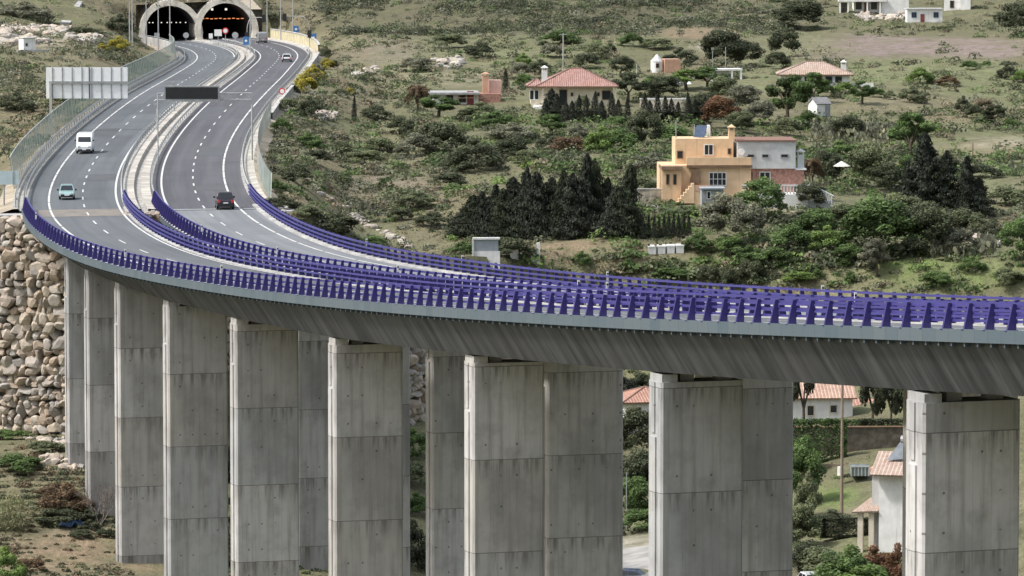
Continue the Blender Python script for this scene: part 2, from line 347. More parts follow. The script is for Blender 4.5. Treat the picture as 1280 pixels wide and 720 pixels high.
# ------------------------------------------------------------------ terrain
UP=[(-60,230,600),(0,200,640),(20,170,690),(0,100,770),(0,60,860),(0,20,960),(-150,10,1000),(60,40,935),(100,42,940),(0,-20,1060),(-150,-40,1080),
(100,5,1010),(150,50,985),(150,60,960),(140,20,1030),(210,-22,1078),(280,-22,1078),(246,-10,1074),(340,-5,1085),(340,20,1062),(140,-30,1080),(365,22,1050),
(400,45,975),(430,40,1000),(600,45,985),(600,0,1045),(800,35,985),(950,30,990),(600,-60,1130),(430,0,1050),(430,-60,1120),(900,-50,1130),(1000,15,1030),
(1000,40,955),(1280,45,945),(1280,0,1060),(1160,27,1000),(1100,70,860),(1400,45,945),(1280,-40,1130),(1500,0,1060),
(600,110,800),(720,132,722),(870,45,930),(870,100,790),(1020,105,765),(1280,100,790),(1280,180,655),(1100,180,645),(1100,250,562),(1280,250,565),
(1100,330,508),(1280,350,492),(1400,350,492),(1400,180,655),(1500,100,790),(880,250,545),(700,200,605),(700,300,525),(850,320,512),(600,320,530),(500,290,552),(420,262,570),(380,245,585),(450,200,625),(352,205,610),
(400,100,810),(430,60,930),(415,140,720),(530,140,715),(530,70,880),(-200,200,640),(-200,100,770),(30,300,500),(-60,310,500),(200,300,505),(1000,350,497),(1150,358,488)]
UPW=[(-260,600,-38),(-260,900,-22),(-260,1250,5),(300,600,-38),(300,900,-26),(300,1250,0),(0,1250,4),(0,1500,45),(-260,1500,45),(300,1500,45),(-80,480,-37),(100,480,-42),(-130,470,-40),(200,480,-42),(-120,1250,12),(-50,1300,15)]
LO=[(-60,560,480),(60,548,478),(95,552,446),(30,558,450),(60,600,440),(60,650,430),(125,650,428),(60,720,412),(175,716,405),(300,760,385),(515,525,493),(515,600,465),(515,720,425),
(700,640,460),(700,720,420),(793,665,445),(793,720,415),(793,560,480),(870,500,500),(1060,528,478),(1060,560,450),(1060,600,440),(1060,640,428),(1060,700,412),(1060,720,405),(1200,560,450),(1200,700,410),(-80,640,430)]
LOW=[(-60,330,-62),(0,330,-63),(60,330,-62),(0,250,-63),(-100,250,-60),(100,250,-60),(0,120,-50),(-100,120,-46),(100,120,-46),(0,0,-3.2),(-60,0,-8),(60,0,-8),(0,-30,-3),(160,330,-58),(-160,400,-55),(-200,250,-55),(200,250,-55),(220,450,-50),(-200,500,-50),(0,560,-50),(100,560,-46)]
def tps(pts,lam=4.):
    A=np.array(pts,float); n=len(A); x,y,z=A.T; x,y=x/100,y/100
    r2=(x[:,None]-x)**2+(y[:,None]-y)**2; K=.5*r2*np.log(r2+1e-9)+lam*1e-3*np.eye(n)
    B=np.zeros((n+3,n+3)); B[:n,:n]=K; B[:n,n]=B[n,:n]=1; B[:n,n+1]=B[n+1,:n]=x; B[:n,n+2]=B[n+2,:n]=y
    c=np.linalg.solve(B,np.concatenate([z,[0,0,0]]))
    def f(X,Y):
        X,Y=np.asarray(X)/100,np.asarray(Y)/100; o=c[n]+c[n+1]*X+c[n+2]*Y
        for i in range(n):
            q=(X-x[i])**2+(Y-y[i])**2; o=o+c[i]*.5*q*np.log(q+1e-9)
        return o
    return f
fu=tps([tuple(P(*q)) for q in UP]+[(a,b,c+ZO) for a,b,c in UPW]); fl=tps([tuple(P(*q)) for q in LO]+[(a,b,c+ZO) for a,b,c in LOW])
def vnoise(X,Y,s,seed):
    g=np.random.default_rng(seed).random((400,400)); x=X/s+150; y=Y/s+20; i=np.floor(x).astype(int)%399; j=np.floor(y).astype(int)%399; u=x-np.floor(x); v=y-np.floor(y)
    u=u*u*(3-2*u); v=v*v*(3-2*v)
    return (g[i,j]*(1-u)+g[i+1,j]*u)*(1-v)+(g[i,j+1]*(1-u)+g[i+1,j+1]*u)*v-.5
WALL=[(-260,492),(-76,490),(-40,480),(-14,487),(-5,500),(6,512),(30,500),(60,492),(300,490)]
WX,WY=np.array(WALL,float).T
STEP=2.5
gx=np.arange(-230,270.1,STEP); gy=np.arange(-30,1500.1,STEP)
GX,GY=np.meshgrid(gx,gy,indexing='ij')
wy=np.interp(GX,WX,WY); bw=np.interp(GX,[-20,0,20],[1.5,3.,12.])
t=np.clip((GY-wy+np.where(GX<2,-1.6,bw*.6))/(2*bw),0,1); t=t*t*(3-2*t)
HU=fu(GX,np.maximum(GY,470)); HL=fl(GX,np.minimum(GY,540))
GZ=HL*(1-t)+HU*t
rough=np.clip((GY-150)/200,0,1)
GZ=GZ+rough*(vnoise(GX,GY,38,1)*2.2+vnoise(GX,GY,14,2)*1.3+vnoise(GX,GY,6,3)*.55)
# the motorway's bench, cut and bank
si=np.arange(-100,640,3.); Cx,Cy,Cz,Cnx,Cny,Ce=fr(si)
best=np.full(GX.shape,1e9); bi=np.zeros(GX.shape,int)
for k in range(len(si)):
    d=(GX-Cx[k])**2+(GY-Cy[k])**2; m=d<best; best[m]=d[m]; bi[m]=k
OFF=(GX-Cx[bi])*Cnx[bi]+(GY-Cy[bi])*Cny[bi]; SS=si[bi]
ROADZ=Cz[bi]+Ce[bi]*np.clip(OFF,-16,16)-.45
wL=np.where(OFF<0,15.3+np.clip((SS-ABUT+60)/40,0,1)*9,16.2); wB=np.interp(SS,[0,60,120,560],[2.,6.,12.,10.])
k=np.clip((np.abs(OFF)-wL)/wB,0,1); k=k*k*(3-2*k)
fade=np.clip((SS-ABUT+2)/np.where(OFF>0,34.,8.),0,1)*np.where(np.abs(OFF)<12.3,3,1); k=np.where((SS>PORTAL)&(best<80**2),np.clip(k+fade,0,1),1.); k=np.where((SS>ABUT-30)&(GY<wy+2.)&(np.abs(OFF)>11),1.,k)
GZ=ROADZ*(1-k)+GZ*k
m=(SS>ABUT-4)&(np.abs(OFF)<12.4); GZ=np.where(m&(GY>440),np.minimum(GZ,ROADZ-1.),GZ)
# the hill stands over the bores, level with the portal face
inb=(np.abs(OFF)<14.5)&(SS<PORTAL)&(SS>-75)
GZ=np.where(inb,np.maximum(GZ,ROADZ+8.8),GZ)
def H(X,Y):
    x=np.clip((np.asarray(X,float)-gx[0])/STEP,0,len(gx)-1.001); y=np.clip((np.asarray(Y,float)-gy[0])/STEP,0,len(gy)-1.001)
    i,j=x.astype(int),y.astype(int); u,v=x-i,y-j
    return (GZ[i,j]*(1-u)+GZ[i+1,j]*u)*(1-v)+(GZ[i,j+1]*(1-u)+GZ[i+1,j+1]*u)*v
def hit(px,py,Y0=395.,Y1=1450.):
    """where the sight lines through pixels meet the ground: arrays X,Y,Z (nan where none)"""
    px,py=np.atleast_1d(np.asarray(px,float)),np.atleast_1d(np.asarray(py,float)); v=(360-py)/F; kx=(px-640)/F/(CT+v*ST_); kz=(-ST_+v*CT)/(CT+v*ST_)
    Y=np.full(px.shape,np.nan); done=np.zeros(px.shape,bool); Yp=Y0
    for Yc in np.arange(Y0,Y1,1.5):
        d=ZO+kz*Yc-H(kx*Yc,Yc); n=(d<=0)&~done
        Y[n]=Yc-.7; done|=n
        if done.all(): break
    return kx*Y,Y,H(kx*Y,Y)
def hitv(px,py,Y0=395.):
    if px<0 or px>1280 or py>719: pass
    x,y,z=hit(px,py,Y0); 
    if not np.isfinite(y[0]): y=np.array([1200.]); x=(px-640)/F*y; z=H(x,y)
    p=Vector((x[0],y[0],z[0])); return p,F/(p.y*CT-(p.z-ZO)*ST_)
# ground colours: soil, grass and stone as they lie on the land
scr=(.152,.150,.090); dry=(.245,.215,.145); grn=(.185,.205,.108); soil=(.28,.205,.145); lilac=(.29,.22,.225); stone=(.44,.39,.31); dark=(.095,.09,.062); lime=(.165,.235,.07); pale=(.50,.46,.39)
PAT=[(60,100,90,50,scr,.6),(60,150,60,35,soil,.55),(100,75,60,25,dry,.5),(40,185,40,30,soil,.4),(60,48,75,14,stone,.8),(30,45,40,8,pale,.5),(650,22,330,32,dark,.85),(860,15,120,20,dark,.5),(330,20,60,25,dark,.5),(160,20,40,25,dark,.6),
(870,42,55,9,soil,.85),(800,55,60,10,grn,.5),(950,35,60,14,dry,.5),(905,60,35,10,pale,.7),(1080,60,110,16,lilac,.9),(1215,62,80,16,lilac,.85),(1010,60,50,14,dry,.6),(1150,95,130,26,grn,.95),(1240,112,70,32,grn,.9),(960,95,60,30,grn,.7),(1000,55,60,16,grn,.6),(1060,90,50,20,grn,.55),
(1130,130,100,14,dry,.7),(1200,145,60,10,soil,.6),(1180,165,90,14,grn,.6),(1230,190,60,14,dry,.85),(1250,178,50,7,stone,.5),(1245,215,60,10,grn,.6),(1250,232,40,8,grn,.5),(1265,270,30,16,dry,.8),(1100,122,70,6,dry,.5),
(560,70,140,30,grn,.45),(470,90,60,40,dry,.5),(480,62,60,16,lilac,.35),(560,95,60,14,stone,.35),(640,60,120,20,grn,.45),(400,170,50,40,grn,.4),(380,60,30,10,grn,.4),(360,195,25,40,grn,.5),(470,205,90,30,dry,.45),(480,235,70,24,lilac,.35),(540,250,80,30,soil,.35),(600,220,60,30,scr,.5),(430,290,60,25,grn,.35),(540,300,60,24,dry,.5),
(700,175,60,20,dry,.5),(680,150,30,8,lime,.45),(800,200,40,20,lime,.35),(760,205,60,14,dry,.5),(720,312,90,12,soil,.9),(830,318,50,10,soil,.6),(720,328,90,8,grn,.6),(850,330,90,14,grn,.8),(960,335,80,18,grn,.8),(1040,340,60,14,dry,.55),(1180,340,120,18,lime,.8),(1250,345,60,12,lime,.6),(1010,350,60,6,soil,.4),(1080,345,30,14,dry,.6),
(1030,275,50,10,stone,.35),(980,258,40,8,stone,.5),(1000,200,60,20,grn,.3),
(50,700,90,30,soil,.85),(90,680,60,24,soil,.7),(50,580,60,14,stone,.45),(40,600,50,18,dry,.6),(60,560,60,8,dry,.6),(30,640,60,20,grn,.3),(175,712,30,8,soil,.9),(100,655,40,6,stone,.3),(515,560,30,50,grn,.7),(515,640,30,30,dry,.4),(793,690,40,22,pale,.95),(793,655,30,10,grn,.8),(680,600,20,80,grn,.8),
(1030,621,40,15,lime,1.),(1020,590,40,16,scr,.6),(1065,540,80,16,soil,.35),(1060,575,70,10,scr,.5),(275,590,14,20,soil,.9),(275,640,14,20,scr,.5)]
gpx,gpy=proj(GX,np.maximum(GY,60),GZ)
nz=vnoise(GX,GY,22,5); nz2=vnoise(GX,GY,7,6); nz3=vnoise(GX,GY,3.2,8)
def lerp(a,b,f): return a*(1-f[...,None])+np.array(b)*f[...,None]
C=np.ones(GX.shape+(3,))*np.array(scr)
C=lerp(C,dry,np.clip(nz*1.6+.2,0,.8)); C=lerp(C,grn,np.clip(-nz2*1.6-.05+nz,0,.75)); C=lerp(C,dark,np.clip(nz3*2.2-.25,0,.6))
for x,y,rx,ry,c,a in PAT:
    d=((gpx-x)/rx)**2+((gpy-y)/ry)**2+nz2*1.1+nz3*.7; C=lerp(C,c,np.clip(1.35-d,0,1)*a*np.clip(1+nz3*.9,.3,1))
C=lerp(C,soil,(np.clip(.5+nz2*2,0,1)*.35)*((SS<ABUT)&(np.abs(OFF)<24)&(best<60**2)))
def ground_mat():
    g=G('ground'); c=g.attr('gcol'); p=g.pos()
    n1=g.noise(p,.55,6,.65); n2=g.noise(p,1.7,4,.6); n3=g.noise(p,.16,5,.6)
    c=g.mix(g.smooth(n1,.36,.62,.6,0),c,(.12,.115,.07),'MIX'); 
    c=g.mix(g.smooth(n2,.55,.75,0,.5),c,(.27,.225,.155)); c=g.mix(g.smooth(n3,.45,.7,0,.35),c,(.155,.16,.08)); n4=g.noise(p,.31,6,.7); c=g.mix(g.smooth(n4,.52,.75,0,.4),c,(.225,.185,.13))
    g.bump(n1,1.,.8); return g.out(c,.95,0,.1)
M['ground']=ground_mat()
nx_,ny_=GX.shape; idx=np.arange(nx_*ny_).reshape(nx_,ny_)
Fq=np.stack([idx[:-1,:-1],idx[1:,:-1],idx[1:,1:],idx[:-1,1:]],-1).reshape(-1,4)
fc=lambda a:((a[:-1,:-1]+a[1:,:-1]+a[1:,1:]+a[:-1,1:])/4).ravel()
# leave the bores' mouths open: no ground across the tubes between the portal face and the hill over them
mouth=(np.abs(fc(OFF))<13.6)&(fc(SS)<PORTAL+3)&(fc(SS)>-75)&(fc(GZ-ROADZ)<8.6)
Fq=Fq[~mouth]
V=np.stack([GX,GY,GZ],-1).reshape(-1,3)
me=mesh_np('ground',V,Fq,[M['ground']],attrs={'gcol':('FLOAT_COLOR',np.concatenate([C,np.ones(GX.shape+(1,))],-1).reshape(-1,4))},smooth=True)
tag(link('ground',me),kind='structure')
# far land beyond the sheet
b=MB(); R=2600
for (x0,y0,x1,y1) in ((-R,-R,R,-30),(-R,1500,R,R),(-R,-30,-230,1500),(270,-30,R,1500)): b.quad([(x0,y0,18),(x1,y0,18),(x1,y1,18),(x0,y1,18)])
me=b.mesh('far_ground',M['dirt']); tag(link('far_ground',me),kind='structure')
# ------------------------------------------------------------------ road sheets, markings, verges
stE=np.arange(-95,ABUT+.1,2.); stB=np.arange(ABUT,SMAX-5,2.)
def struct(o): return tag(o,kind='structure')
struct(sweep('road',[(-12.0,-.05),(-1.9,-.05)],stE,M['asph_l'],closed=False)); struct(sweep('road',[(1.45,-.05),(11.6,-.05)],stE,M['asph_r'],closed=False))
struct(sweep('road',[(-12.0,-.05),(-1.9,-.05)],stB,M['asph_deck_l'],closed=False)); struct(sweep('road',[(1.45,-.05),(11.4,-.05)],stB,M['asph_deck_r'],closed=False))
struct(sweep('bridge_joint',[(-11.9,-.035),(-2.0,-.035)],np.array([ABUT-4,ABUT+2,ABUT+7]),M['joint'],closed=False))
struct(sweep('bridge_joint',[(1.5,-.035),(11.3,-.035)],np.array([ABUT-2.,ABUT-.5]),M['steel'],closed=False))
for a,o0_,o1_,L in ((430,-9.4,-6.25,16),(352,-5.9,-2.75,24),(255,-9.4,-6.25,34),(470,6.2,9.3,18),(392,2.7,5.85,26),(545,6.2,9.3,9),(300,6.2,9.3,20),(520,-5.9,-2.7,12)):
    struct(sweep('road_patch',[(o0_,-.04),(o1_,-.04)],np.arange(a,a+L+.1,2.),M['patch'],closed=False))
mk=MB()
def strip(o,w,s0,s1,step=3.):
    st=np.arange(s0,s1,step); st=np.append(st,s1) if s1-st[-1]>.05 else st
    a=rp(st,o-w/2,-.02); c=rp(st,o+w/2,-.02)
    for i in range(len(st)-1): mk.quad([a[i],c[i],c[i+1],a[i+1]])
LWo,LDo,LRo,RLo,RDo,RRo=-9.64,-6.08,-2.54,2.47,6.01,9.52
for o in (LRo,RLo): strip(o,.22,-60,SMAX-8)
for o in (LWo,RRo):
    for s in np.arange(-60,SMAX-30,12.6): strip(o,.22,s,s+11.8)
for o,ph in ((LDo,2.),(RDo,7.)):
    for s in np.arange(-60+ph,SMAX-20,12.9): strip(o,.17,s,s+4.6)
struct(mk.build('road_marking',M['paint']))
# median of the embankment: two pale strips with a ditch between
struct(sweep('median',[(-2.0,-.02),(-1.3,.08),(-.55,.12),(-.45,-.3),(.1,-.32),(.2,.10),(1.2,.06),(1.5,-.02)],stE[stE>PORTAL],None,closed=False,mats=[M['sand'],M['gut'],M['gut']],mi=[2,0,0,1,1,0,2]))
struct(sweep('verge',[(-15.4,-.6),(-13.4,.05),(-12.9,.05),(-12.7,-.2),(-12.2,-.06),(-11.9,-.045)],stE[(stE>PORTAL)&(stE<ABUT-3)],None,closed=False,mats=[M['dirt'],M['gut']],mi=[0,1,1,1,1]))
struct(sweep('verge',[(11.5,-.045),(12.0,-.04),(12.2,.10),(13.1,.2),(15.0,-.6)],stE[(stE>PORTAL)&(stE<ABUT-8)],None,closed=False,mats=[M['gut'],M['sand'],M['dirt']],mi=[0,0,1,2]))
# ------------------------------------------------------------------ the viaduct
o0=rv(720,0,-10)
via=empty('viaduct',o0,0,'long curved grey concrete viaduct on tall rectangular piers carrying the motorway','viaduct')
stV=np.arange(ABUT-6,SMAX-6,2.)
depth=lambda s:np.interp(s,[586,625,654,673,698,730,765,840],[1.45,1.6,1.85,2.25,2.6,2.92,3.0,3.15])
low=lambda s:-depth(s)
# girders: sloped webs under the slabs
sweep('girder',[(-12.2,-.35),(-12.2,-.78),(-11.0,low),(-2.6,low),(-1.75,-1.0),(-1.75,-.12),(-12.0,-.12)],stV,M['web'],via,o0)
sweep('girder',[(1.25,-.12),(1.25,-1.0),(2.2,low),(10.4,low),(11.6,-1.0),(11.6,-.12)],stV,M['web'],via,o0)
# kerbs that carry the barriers
sweep('kerb',[(-12.42,-.1),(-12.42,.0),(-11.75,.02),(-11.75,-.1)],stV,M['kerb'],via,o0)
sweep('kerb',[(-2.15,-.1),(-2.15,.05),(-1.55,.05),(-1.55,-.1)],stV,M['kerb'],via,o0)
sweep('kerb',[(.95,-.1),(.95,.03),(1.6,.05),(1.6,-.1)],stV,M['kerb'],via,o0)
sweep('kerb',[(11.1,-.1),(11.1,.12),(12.0,.12),(12.0,-.1)],stV,M['kerb'],via,o0)
# edge panels with the small brackets under them
fas=sweep('edge_panel',[(-12.56,.03),(-12.40,.03),(-12.40,-.62),(-12.56,-.62)],stV,M['fascia'],via,o0)
sweep('edge_panel',[(1.02,.02),(1.16,.02),(1.16,-.7),(1.02,-.7)],stV,M['fascia'],via,o0)
sweep('edge_panel',[(11.9,.02),(12.05,.02),(12.05,-.9),(11.9,-.9)],stV,M['fascia'],via,o0)
b=MB(); q=MB(); q.box((0,0,0),(.34,.16,.22)); q=q.mesh('panel_bracket',M['fascia']); ss=np.arange(ABUT,SMAX-12,1.45); near=[s for s in ss if s<853][-100:]
for s in ss:
    c=rv(s,-12.3,-.70)-o0
    if s in near: link('panel_bracket',q,via,c,heading(s))
    else: b.box(c,(.34,.16,.22),rz=heading(s))
tag(b.build('distant_brackets',M['fascia'],via),kind='stuff')
PIERS=[625.5,638.7,653.9,673.5,697.7,729.6,765.4,801.5,837.3,873.,909.]
def pier_mesh(h,W):
    b=MB(); T=2.15; c=.13
    ring=lambda z,k=0:[(-W/2+c+k,-T/2,z),(W/2-c-k,-T/2,z),(W/2,-T/2+c,z),(W/2,T/2-c,z),(W/2-c,T/2,z),(-W/2+c,T/2,z),(-W/2,T/2-c,z),(-W/2,-T/2+c,z)]
    b.loft([ring(-h),ring(0)])
    # raised rib on the narrow outer faces
    for sx in (-1,1): b.box((sx*(W/2+.05),.12,-h/2-1.6),(.1,.9,h-3.2)); b.box((sx*(W/2+.04),.12,-1.5),(.08,.5,2.9))
    b.box((-W/2+.55,0,.225),(.95,T-.16,.45))
    return b
WF=lambda s:4.9 if s<690 else 6.5 if s==801.5 else 6.2 if s==765.4 else 5.75
for s in PIERS:
    for off in (-8.5,7.75):
        off=off if off<0 else 4.87+WF(s)/2; top=rv(s,off,-float(depth(s))-.47); gz=float(H(top.x,top.y)); h=top.z-gz+2.5
        # keep pier feet below the sight line's ground
        W_=(4.8 if s==765.4 else 5.4 if s==837.3 else 5.05) if off<0 else WF(s)
        pm=pier_mesh(h,W_); p=pm.build('pier',M['pier'],via,top-o0,heading(s))
        for dx in (-.7,1.6):
            q=MB(); q.box((dx,0,.235),(.85,.85,.47)); q.build('bearing',M['kerb'],p)
# abutment wall under the deck's end
b=MB(); c=rv(ABUT-4,0,-3.2)
for s,o in ((ABUT-3,-7.),(ABUT-3,6.6)): 
    q=rv(s,o,-3.6)-o0; b.box(q,(10.4,3.0,6.5),rz=heading(s))
b.build('abutment',M['pier'],via)
for o in (-14.2,13.6):
    b=MB(); q=rv(ABUT-6,o,-2.6)-o0; b.box(q,(3.4,8.,4.4),rz=heading(ABUT-6)); b.build('wing_wall',M['kerb'],via)
# ------------------------------------------------------------------ purple barriers: posts outside, three rails on the road's side
HB=1.30
def post_mesh(side):
    """side=-1: the sloped foot points to -x"""
    b=MB(); t=.075; s=side
    pr=[(s*.36,0),(s*-.12,0),(s*-.09,HB),(s*.08,HB)]
    if s>0: pr=pr[::-1]
    b.loft([[(x,-t,z) for x,z in pr],[(x,t,z) for x,z in pr]]); b.box((s*.13,0,.02),(.64,.26,.04))
    return b
def barrier(label,off,side,s0,s1,vis1,pitch=2.35,ph=0.):
    """side: which way the posts' feet point; rails stand on the other side"""
    org=rv((s0+s1)/2,off); root=empty('bridge_barrier',org,0,label,'barrier','purple barriers of the viaduct')
    ro=off-side*.19
    for h,w_,d in ((1.18,.15,.12),(.80,.13,.11),(.44,.13,.11)):
        st=np.arange(s0,s1,2.); sweep('rail',[(ro-d/2,h-w_/2),(ro+d/2,h-w_/2),(ro+d/2,h+w_/2),(ro-d/2,h+w_/2)],st,M['rail'],root,org)
    pm=post_mesh(side).mesh('post',M['purple']); sts=np.arange(s0+.3+ph,s1-1,pitch)
    vis=[s for s in sts if s<=vis1][-100:]; rest=[s for s in sts if s not in vis]
    for s in vis:
        link('post',pm,root,rv(s,off)-org,heading(s))
    if rest:
        base=post_mesh(side); bb=MB()
        for s in rest:
            h=heading(s); c,n=math.cos(h),math.sin(h); p=rv(s,off)-org; i=len(bb.v)
            bb.v+=[(p.x+x*c-y*n,p.y+x*n+y*c,p.z+z) for x,y,z in base.v]
            bb.f+=[tuple(i+k for k in f) for f in base.f]; bb.mi+=base.mi; bb.uv+=base.uv
        o=bb.build('distant_posts',M['purple'],root); tag(o,kind='stuff')
    return root
SE=SMAX-14
barrier('purple barrier along the near outer edge of the viaduct, sloped posts in full view',-12.14,-1,ABUT-4,SE,855)
barrier('purple three-rail barrier on the right side of the downhill carriageway, rails facing the near lanes',-1.80,1,ABUT-14,SE,828)
barrier('purple barrier on the median edge of the uphill carriageway, its posts turned to the gap',1.22,-1,ABUT-12,SE,812)
barrier('purple three-rail barrier along the far outer edge of the viaduct against the hillside',11.62,1,ABUT-22,SE,768)
# white reflector blades on the barriers
def blade():
    b=MB(); b.box((0,0,.34),(.16,.06,.68)); b.box((0,-.035,.5),(.13,.02,.12),1); return b.mesh('delineator',[M['white'],M['black']])
BL=blade()
for i,(px,py,off,dz) in enumerate([(45,268,-12.3,1.25),(157,313,-12.3,1.25),(277,334,-12.3,1.25),(468,352,-1.6,1.2),(759,364,1.2,1.2),(252,296,1.2,1.2),(347,317,1.2,1.2),(497,338,1.2,1.2),(723,354,1.2,1.2),(1071,367,1.2,1.2),(459,297,11.75,1.2),(578,318,11.75,1.2),(759,342,11.75,1.2),(1030,358,11.75,1.2)]):
    q=np.arange(560,860,.5); w3=rp(q,off,dz); a,_=proj(w3[:,0],w3[:,1],w3[:,2]); s=q[np.argmin(abs(a-px))]
    where={-12.3:'near outer barrier',-1.6:'downhill carriageway barrier',1.2:'median barrier of the uphill carriageway',11.75:'far outer barrier'}[off]
    o=link('delineator',BL,None,rv(s,off,dz-.35),heading(s)); tag(o,'white reflector blade standing on the %s'%where,'delineator','white reflector blades of the %s'%where)
# ------------------------------------------------------------------ steel guard rails on the embankment
def guardrail(label,offs,s0,s1,h=.72,face=1,mat='galv',group='steel guard rails'):
    org=rv((s0+s1)/2,offs); root=empty('guardrail',org,0,label,'guard rail',group); st=np.arange(s0,s1,2.)
    f=face; sweep('rail',[(offs+f*.02,h-.16),(offs+f*.09,h-.11),(offs+f*.03,h),(offs+f*.09,h+.11),(offs+f*.02,h+.16),(offs-f*.03,h)],st,M[mat],root,org)
    pm=MB(); pm.box((0,0,.36),(.11,.07,.84)); pm=pm.mesh('post',M['steel']); ss=np.arange(s0+1,s1,4.)
    bb=MB(); 
    for s in ss[-100:]: link('post',pm,root,rv(s,offs-f*.1)-org,heading(s))
    for s in ss[:-100]: bb.box(rv(s,offs-f*.1,.36)-org,(.11,.07,.84),rz=heading(s))
    if len(ss)>100: tag(bb.build('distant_posts',M['steel'],root),kind='stuff')
guardrail('galvanised guard rail at the outer edge of the downhill carriageway on the embankment',-12.1,70,ABUT-3,face=1)
guardrail('second galvanised guard rail behind the first, next to the wire fence',-13.0,150,ABUT-6,h=.9,face=1)
guardrail('galvanised guard rail on the median side of the downhill carriageway',-1.9,PORTAL+40,ABUT-13,face=-1)
guardrail('galvanised guard rail on the median side of the uphill carriageway',1.35,PORTAL+30,ABUT-12,face=1)
guardrail('galvanised guard rail along the pale verge of the uphill carriageway',11.75,130,ABUT-20,face=-1)
# ------------------------------------------------------------------ fences
def fence(label,off,s0,s1,h,lean=0.,pitch=3.,base=-.1,top=False):
    org=rv((s0+s1)/2,off); root=empty('wire_fence',org,0,label,'fence','wire fences beside the motorway'); st=np.arange(s0,s1+.1,2.)
    sweep('mesh_panel',[(off,base),(off+lean,h)],st,M['mesh'],root,org,closed=False)
    if top: sweep('top_rail',[(off+lean-.05,h-.05),(off+lean+.05,h-.05),(off+lean+.05,h+.05),(off+lean-.05,h+.05)],st,M['galv'],root,org)
    ss=np.arange(s0,s1+.1,pitch); bb=MB()
    for i,s in enumerate(ss):
        b=MB(); a=rv(s,off,base)-org; c=rv(s,off+lean,h+.1)-org
        if i>=len(ss)-100: b.tube(a,c,.035,n=6); b.build('post',M['white' if i==len(ss)-1 else 'galv'],root)
        else: bb.tube(a,c,.035,n=6)
    if bb.v: tag(bb.build('distant_posts',M['galv'],root),kind='stuff')
fence('long pale green wire fence above the left verge of the motorway',-13.7,95,545,3.4,-.4,4.6,top=True)
fence('tall wire fence with pale posts on the right verge, ending where the bridge begins',13.5,425,ABUT-14,2.7,.1,2.6)
fas=None
org=rv(150,13.5); root=empty('noise_wall',org,0,'low yellowish panel wall along the right verge near the tunnels','wall')
sweep('panels',[(13.4,0),(13.6,0),(13.6,2.0),(13.4,2.0)],np.arange(30,176,2.),M['noisewall'],root,org)
sweep('coping',[(13.3,2.0),(13.7,2.0),(13.7,2.15),(13.3,2.15)],np.arange(30,176,2.),M['kerb'],root,org)
org=rv(300,13.6); root=empty('verge_wall',org,0,'low pale concrete wall along the right verge between the yellowish wall and the fence','wall')
sweep('wall_body',[(13.3,-.1),(13.6,-.1),(13.6,.85),(13.3,.85)],np.arange(178,424,2.),M['gut'],root,org)
sweep('coping',[(13.22,.85),(13.68,.85),(13.68,.97),(13.22,.97)],np.arange(178,424,2.),M['kerb'],root,org)
bb=MB()
org=rv(60,-13.4); root=empty('portal_wall',org,0,'pale curved parapet wall beside the left tunnel mouth','wall')
sweep('wall_body',[(-13.7,-.4),(-13.3,-.4),(-13.3,1.7),(-13.7,1.7)],np.arange(PORTAL+1,96,2.),M['kerb'],root,org)
sweep('wall_rail',[(-13.55,1.9),(-13.45,1.9),(-13.45,2.0),(-13.55,2.0)],np.arange(PORTAL+1,96,2.),M['galv'],root,org)
# ------------------------------------------------------------------ tunnels
def tunnel(label,off,lamp):
    p=rv(PORTAL,off,-.1); hd=heading(PORTAL); root=empty('tunnel_portal',p,hd,label,'tunnel','twin tunnel mouths')
    ri,ro=5.75,7.0; n=28
    def arch(r,y,dz=0,flat=.0):
        pts=[]
        for k in range(n+1):
            a=math.radians(-25+230*k/n); pts.append((r*math.cos(a),y,2.15+r*math.sin(a)*1.0+dz))
        return pts
    b=MB()                                   # ring, cut back at the top like a beak
    I,O=arch(ri,0),arch(ro,0)
    lean=lambda q:(q[0],-2.6+ .30*q[2],q[2])
    If,Of=[lean(q) for q in I],[lean(q) for q in O]; Ib=[(x,9,z) for x,y,z in I]; Ob=[(x,9,z) for x,y,z in O]
    for k in range(n):
        b.quad([If[k],If[k+1],Of[k+1],Of[k]]); b.quad([Of[k],Of[k+1],Ob[k+1],Ob[k]]); b.quad([If[k+1],If[k],Ib[k],Ib[k+1]])
    b.build('portal_ring',M['tunnel_ring'],root)
    b=MB(); 
    for y0 in range(0,88,8):
        A,B=arch(ri-.02,y0 if y0 else .2),arch(ri-.02,y0+8)
        for k in range(n): b.quad([A[k+1],A[k],B[k],B[k+1]])
    E_=arch(ri-.02,88); b.quad(E_[::-1])
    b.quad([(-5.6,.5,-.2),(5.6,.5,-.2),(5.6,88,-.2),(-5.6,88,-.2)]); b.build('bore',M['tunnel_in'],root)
    b=MB()
    if lamp=='o':
        for i in range(11): b.box((-5.0+i*.98,8,4.25+(i%3)*.05),(.62,.25,.16),1 if False else 0)
        b.build('lamp_row',M['lamp_o'],root)
        for x in (-2.2,.9): q=MB(); q.box((x,6,6.4),(.45,.3,.45)); q.build('lane_lamp',M['lamp_w'],root)
    else:
        for x in (-4.7,-3.6,-2.8,-.9,.4,1.3,2.4,3.3,4.5): b.box((x,8,4.0),(.26,.2,.2))
        b.build('lamp_row',M['lamp_w'],root)
tunnel('dark left tunnel mouth with a pale concrete ring and a row of small white lamps',-6.25,'w')
tunnel('dark right tunnel mouth with a pale concrete ring and a row of orange lamps',6.1,'o')
